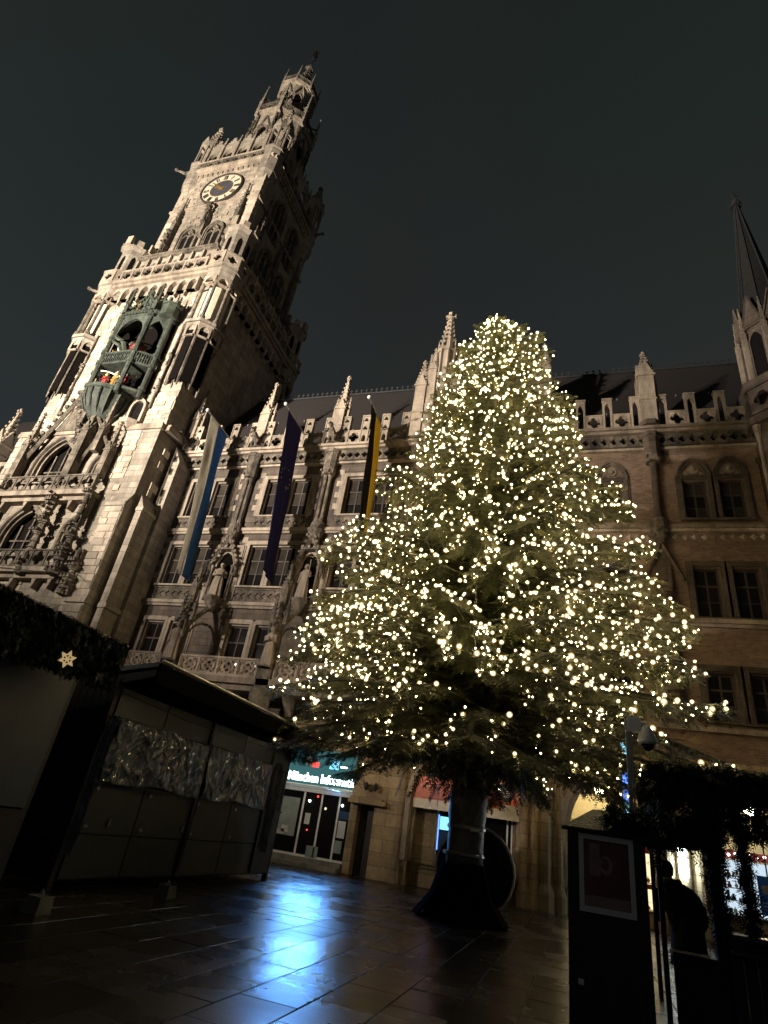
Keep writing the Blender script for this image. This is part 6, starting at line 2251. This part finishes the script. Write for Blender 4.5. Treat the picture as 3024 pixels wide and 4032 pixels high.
def sheet(y0, y1, z0, z1, label, seed, x=-8.1, folds=16):
    t = thing('plastic_sheet', (x, (y0 + y1) / 2, z0), label, 'plastic sheet')
    q = np.random.default_rng(seed)
    NY, NZ = 170, 48
    Y, Z = np.meshgrid(np.linspace(0, 1, NY), np.linspace(0, 1, NZ))
    X = np.zeros_like(Y)
    for i in range(folds):
        k, ph, sl, am = q.uniform(6, 60), q.uniform(0, 6.3), q.uniform(-8, 8), q.uniform(.3, 1)
        X += am * .030 / (1 + k / 30) * np.sin(k * Y + sl * Z + ph) * (0.35 + Z * (1 - .4 * Z))
    for i in range(260):
        cy, cz, wy, wz = q.random(), q.random(), q.uniform(.004, .022), q.uniform(.04, .20)
        sk = q.uniform(-.5, .5)
        X += q.uniform(-.022, .034) * np.exp(-((Y - cy - sk * (Z - cz)) / wy) ** 2 - ((Z - cz) / wz) ** 2)
    X -= X.min()
    v = np.stack([x + X, y0 + (y1 - y0) * Y, z0 + (z1 - z0) * Z - .03 * np.sin(9 * Y)], -1).reshape(-1, 3)
    m = MB(); m.add([tuple(p) for p in v.tolist()], [(j * NY + i, j * NY + i + 1, (j + 1) * NY + i + 1, (j + 1) * NY + i) for j in range(NZ - 1) for i in range(NY - 1)])
    m.build('film', 'film', t, smooth=False)
    m = MB(); m.tube([(x + .02, y0, z1), (x + .02, y1, z1)], .015, 5); m.build('batten', 'darkwood', t)
sheet(9.5, 12.72, 1.71, 2.78, 'crumpled clear plastic sheet over the stall counter, nearer left half', 3)
sheet(12.84, 16.05, 1.71, 2.80, 'crumpled clear plastic sheet over the stall counter, farther right half', 8)
sheet(9.2, 9.42, .55, 2.75, 'narrow loose plastic strip hanging down the left corner of the stall', 12, -8.12, 6)
sheet(16.5, 16.75, .7, 2.9, 'narrow plastic strip hanging at the far end of the stall', 14, -8.1, 6)
greens('fir_trim', [(-8.3, xe, 17.2, 17.5, 3.1, 3.6)], 500, t2, .13)
b = MB()
for i in range(9): b.add([(xe - .06, 16.4 + .12 * i, 3.5), (xe - .06, 16.46 + .12 * i, 3.5), (xe - .06, 16.43 + .12 * i, 3.28)], [(0, 1, 2)])
b.build('icicle_fringe', 'paper', t2)
b = MB(); b.tube([(xe + .03, 9.3, 3.83), (xe + .03, 17.5, 3.83)], .03, 6); b.build('gutter', 'steel', t2)
for x, y, lab in ((-6.95, 7.85, 'pale concrete weight block on the paving near the left edge'), (-7.2, 11.2, 'pale concrete weight block on the paving before the plastic-covered stall')):
    t = thing('concrete_block', (x, y, 0), lab, 'block')
    b = MB(); polyz(b, [(x - .14, y - .14), (x + .14, y - .14), (x + .14, y + .14), (x - .14, y + .14)], 0, .2, .85, (x, y)); b.build('body', 'concrete', t)
    b = MB(); b.tube([(x - .05, y, .2), (x, y, .27), (x + .05, y, .2)], .012, 5); b.build('lifting_eye', 'steel', t)
b = MB(); b.tube([(-24.9, 22.4, 11.2), (-20, 16, 8.5), (-13.0, 9.0, 5.6), (-8.3, 4.5, 3.9)], .02, 4)
cbl = tag(b.build('hanging_cable', 'black', None, (-17, 14, 5)), 'thin black cable from the tower buttress to the near stall roof', 'cable')

# ---------------------------------------------------------------- poster case, camera pole, fir-roofed stall and passer-by on the right
pc = thing('poster_case', (.4, 8.9, 0), 'dark booth with red poster in pale metal frame and small roof', 'poster case')
b = MB(); b.box(-.10, .78, 8.52, 9.3, .0, 1.98); b.build('cabinet', 'black', pc)
b = MB()
b.add([(-.16, 8.44, 1.98), (.84, 8.44, 1.98), (.84, 9.4, 1.98), (-.16, 9.4, 1.98), (.22, 8.9, 2.24), (.46, 8.9, 2.24)], [(0, 1, 5, 4), (1, 2, 5), (2, 3, 4, 5), (3, 0, 4), (3, 2, 1, 0)])
b.box(-.17, .85, 8.43, 8.46, 1.94, 1.985)
b.build('roof', 'boothroof', pc)
b = MB(); b.ring(rect(.03, .645, 1.13, 1.93), rect(.085, .59, 1.19, 1.875), 8.47, 8.52); b.build('frame', 'frame', pc)
b = MB(); b.box(.085, .59, 8.50, 8.518, 1.19, 1.875); b.build('poster', 'poster', pc)
b = MB(); b.ring([(.335 + .075 * math.cos(i * PI / 8), 1.62 + .10 * math.sin(i * PI / 8)) for i in range(16)], [(.325 + .045 * math.cos(i * PI / 8), 1.63 + .06 * math.sin(i * PI / 8)) for i in range(16)], 8.495, 8.4995)
b.box(.09, .585, 8.496, 8.4997, 1.195, 1.30); b.box(.15, .27, 8.497, 8.4998, 1.5, 1.84)
b.build('poster_print', 'posterpale', pc)
b = MB(); b.box(.0, .06, 8.5, 8.52, .44, .49); b.build('type_plate', 'frame', pc)
for x in (-.06, .70):
    b = MB(); b.box(x, x + .05, 8.5, 8.53, .05, 1.95); b.build('edge_strip', 'steel' if x > 9 else 'black', pc)
cp = thing('camera_pole', (.95, 12, 0), 'grey steel pole carrying a white dome security camera', 'camera pole')
b = MB(); b.box(.89, .96, 11.95, 12.02, 0, 4.05); b.box(.97, 1.0, 11.97, 12.0, 0, 4.0); b.build('pole', 'steel', cp)
b = MB(); b.box(.93, 1.16, 11.88, 12.05, 3.82, 4.06); b.build('junction_box', 'whitepaint', cp)
b = MB(); b.tube([(1.1, 11.96, 3.98), (1.24, 11.94, 3.98), (1.25, 11.94, 3.92)], .035, 8); b.build('bracket', 'whitepaint', cp)
b = MB(); b.lathe(1.25, 11.94, [(.05, 3.95), (.10, 3.88), (.15, 3.76), (.165, 3.66), (.15, 3.62)][::-1], 16); b.build('housing', 'whitepaint', cp, smooth=True)
b = MB(); b.ball((1.25, 11.94, 3.62), .115, 14, 8); b.build('dome', 'dome', cp, smooth=True)

rs = thing('fir_roofed_stall', (2.6, 10.8, 0), 'open market stall with fir-branch roof and wrapped posts at the right edge', 'market stall')
b = MB()
b.add([(1.15, 9.7, 2.62), (5.6, 9.7, 2.62), (5.6, 12.2, 2.95), (1.15, 12.2, 2.95), (1.15, 9.7, 2.74), (5.6, 9.7, 2.74), (5.6, 12.2, 3.07), (1.15, 12.2, 3.07)],
      [(0, 3, 2, 1), (4, 5, 6, 7), (0, 1, 5, 4), (1, 2, 6, 5), (2, 3, 7, 6), (3, 0, 4, 7)])
b.build('roof', 'darkwood', rs)
for x, y in ((1.07, 9.95), (1.74, 9.95), (2.12, 9.98), (5.3, 9.95), (1.2, 12.1), (5.3, 12.1)):
    b = MB(); w = .03 if x < 1.5 else (.075 if x < 2 else .035); b.box(x - w, x + w, y - w, y + w, 0, 2.62); b.build('post', 'darkwood', rs)
b = MB(); b.box(2.36, 2.375, 9.96, 9.975, 1.1, 2.6); b.build('cord', 'black', rs)
greens('fir_roof', [(1.08, 4.6, 9.55, 9.85, 2.45, 3.0), (1.12, 4.6, 9.7, 12.0, 2.8, 3.06), (1.05, 1.3, 9.6, 12.2, 2.5, 3.0)], 7500, rs, .14)
greens('fir_wrap', [(1.66, 1.86, 9.85, 10.05, .9, 2.5), (2.05, 2.2, 9.9, 10.05, 1.0, 2.5), (1.03, 1.12, 9.9, 10.0, 1.7, 2.4), (1.5, 4.2, 9.85, 10.0, 2.2, 2.5)], 2600, rs, .12)
b = MB(); b.box(1.82, 5.4, 9.75, 10.3, 1.05, 1.10); b.build('counter', 'roofstall', rs)
b = MB(); b.box(1.80, 5.4, 9.62, 9.80, .90, .94); b.build('front_ledge', 'roofstall', rs)
for i in range(24):
    x = 1.86 + .15 * i
    b = MB(); b.box(x - .072, x + .072, 9.82, 9.85, .05, 1.05); b.build('front_board', 'darkwood', rs)
b = MB(); b.box(1.15, 1.75, 9.85, 9.9, .05, .75); b.box(1.15, 1.75, 9.8, 10.2, .75, .8); b.build('low_box', 'darkwood', rs)
gl = thing('fir_garland', (1.0, 9.4, 2.2), 'thick dark fir garland strung from poster case roof to the stall post', 'garland')
b = MB(); b.tube([(.35, 9.0, 2.17), (.8, 9.3, 2.15), (1.3, 9.6, 2.18), (1.75, 9.85, 2.3)], .03, 5); b.build('rope', 'cable', gl)
greens('fir_twigs', [(.35, .95, 8.5, 9.1, 2.02, 2.2), (.36, .8, 8.9, 9.2, 2.08, 2.26), (.75, 1.2, 9.15, 9.5, 2.0, 2.26), (1.15, 1.8, 9.45, 9.8, 2.02, 2.34)], 2600, gl, .14)

# passer-by in a dark coat, seen from behind, bending slightly to the left
pr = thing('person', (1.50, 11.0, 0), 'person in dark hooded coat standing behind the fir-wrapped stall post', 'person')
def skin_body(name, verts, edges, radii, mat, parent, lvl=2):
    me = bpy.data.meshes.new(name)
    o = WL[parent.name]
    me.from_pydata([tuple(Vector(v) - o) for v in verts], edges, [])
    ob = bpy.data.objects.new(name, me); COL.objects.link(ob)
    s = ob.modifiers.new('s', 'SKIN')
    for i, r in enumerate(radii):
        me.skin_vertices[0].data[i].radius = (r, r) if not isinstance(r, tuple) else r
        me.skin_vertices[0].data[i].use_root = i == 0
    u = ob.modifiers.new('u', 'SUBSURF'); u.levels = lvl; u.render_levels = lvl
    dg = bpy.context.evaluated_depsgraph_get()
    m2 = bpy.data.meshes.new_from_object(ob.evaluated_get(dg))
    bpy.data.objects.remove(ob)
    m2.materials.clear(); m2.materials.append(M[mat])
    m2.polygons.foreach_set('use_smooth', [True] * len(m2.polygons))
    return link(name, m2, o, parent)
px, py = 1.50, 11.0
V = [(px, py, .95), (px - .03, py, 1.18), (px - .09, py, 1.40), (px - .15, py, 1.52), (px - .19, py, 1.58),
     (px + .12, py, 1.40), (px + .24, py + .03, 1.14), (px + .20, py + .22, .98),
     (px - .30, py + .03, 1.38), (px - .36, py + .12, 1.12), (px - .34, py + .3, 1.05),
     (px + .10, py, .88), (px + .12, py, .5), (px + .12, py + .02, .10), (px + .13, py + .16, .05),
     (px - .11, py, .88), (px - .13, py, .5), (px - .14, py + .02, .10), (px - .15, py + .16, .05)]
E_ = [(0, 1), (1, 2), (2, 3), (3, 4), (2, 5), (5, 6), (6, 7), (2, 8), (8, 9), (9, 10), (0, 11), (11, 12), (12, 13), (13, 14), (0, 15), (15, 16), (16, 17), (17, 18)]
RR = [.20, .205, .19, .10, .075, .105, .082, .055, .10, .08, .055, .13, .085, .055, .045, .13, .085, .055, .045]
skin_body('body', V, E_, RR, 'darkcloth', pr)
b = MB(); hc = (px - .22, py + .02, 1.68)
b.ball(hc, .105, 14, 10, (.85, 1.0, 1.2)); b.cbox(hc[0] - .04, hc[1] + .115, hc[2] - .01, .03, .05, .04)
for sx in (-1, 1): b.ball((hc[0] + sx * .09, hc[1] + .01, hc[2] - .01), .03, 6, 4, (.4, .8, 1.2))
b.build('head', 'skin', pr, smooth=True)
b = MB(); b.ball((hc[0], hc[1] - .025, hc[2] + .03), .118, 14, 10, (.88, .95, 1.05)); b.build('hair', 'hair', pr, smooth=True)
b = MB(); b.lathe(hc[0] + .05, hc[1] - .06, [(.13, 1.48), (.15, 1.54), (.13, 1.6), (.10, 1.58)], 12); b.build('hood', 'darkcloth', pr, smooth=True)
b = MB(); b.lathe(px, py, [(.26, .55), (.235, .8), (.215, 1.0), (.2, 1.15)], 14); b.build('coat_skirt', 'darkcloth', pr, smooth=True)
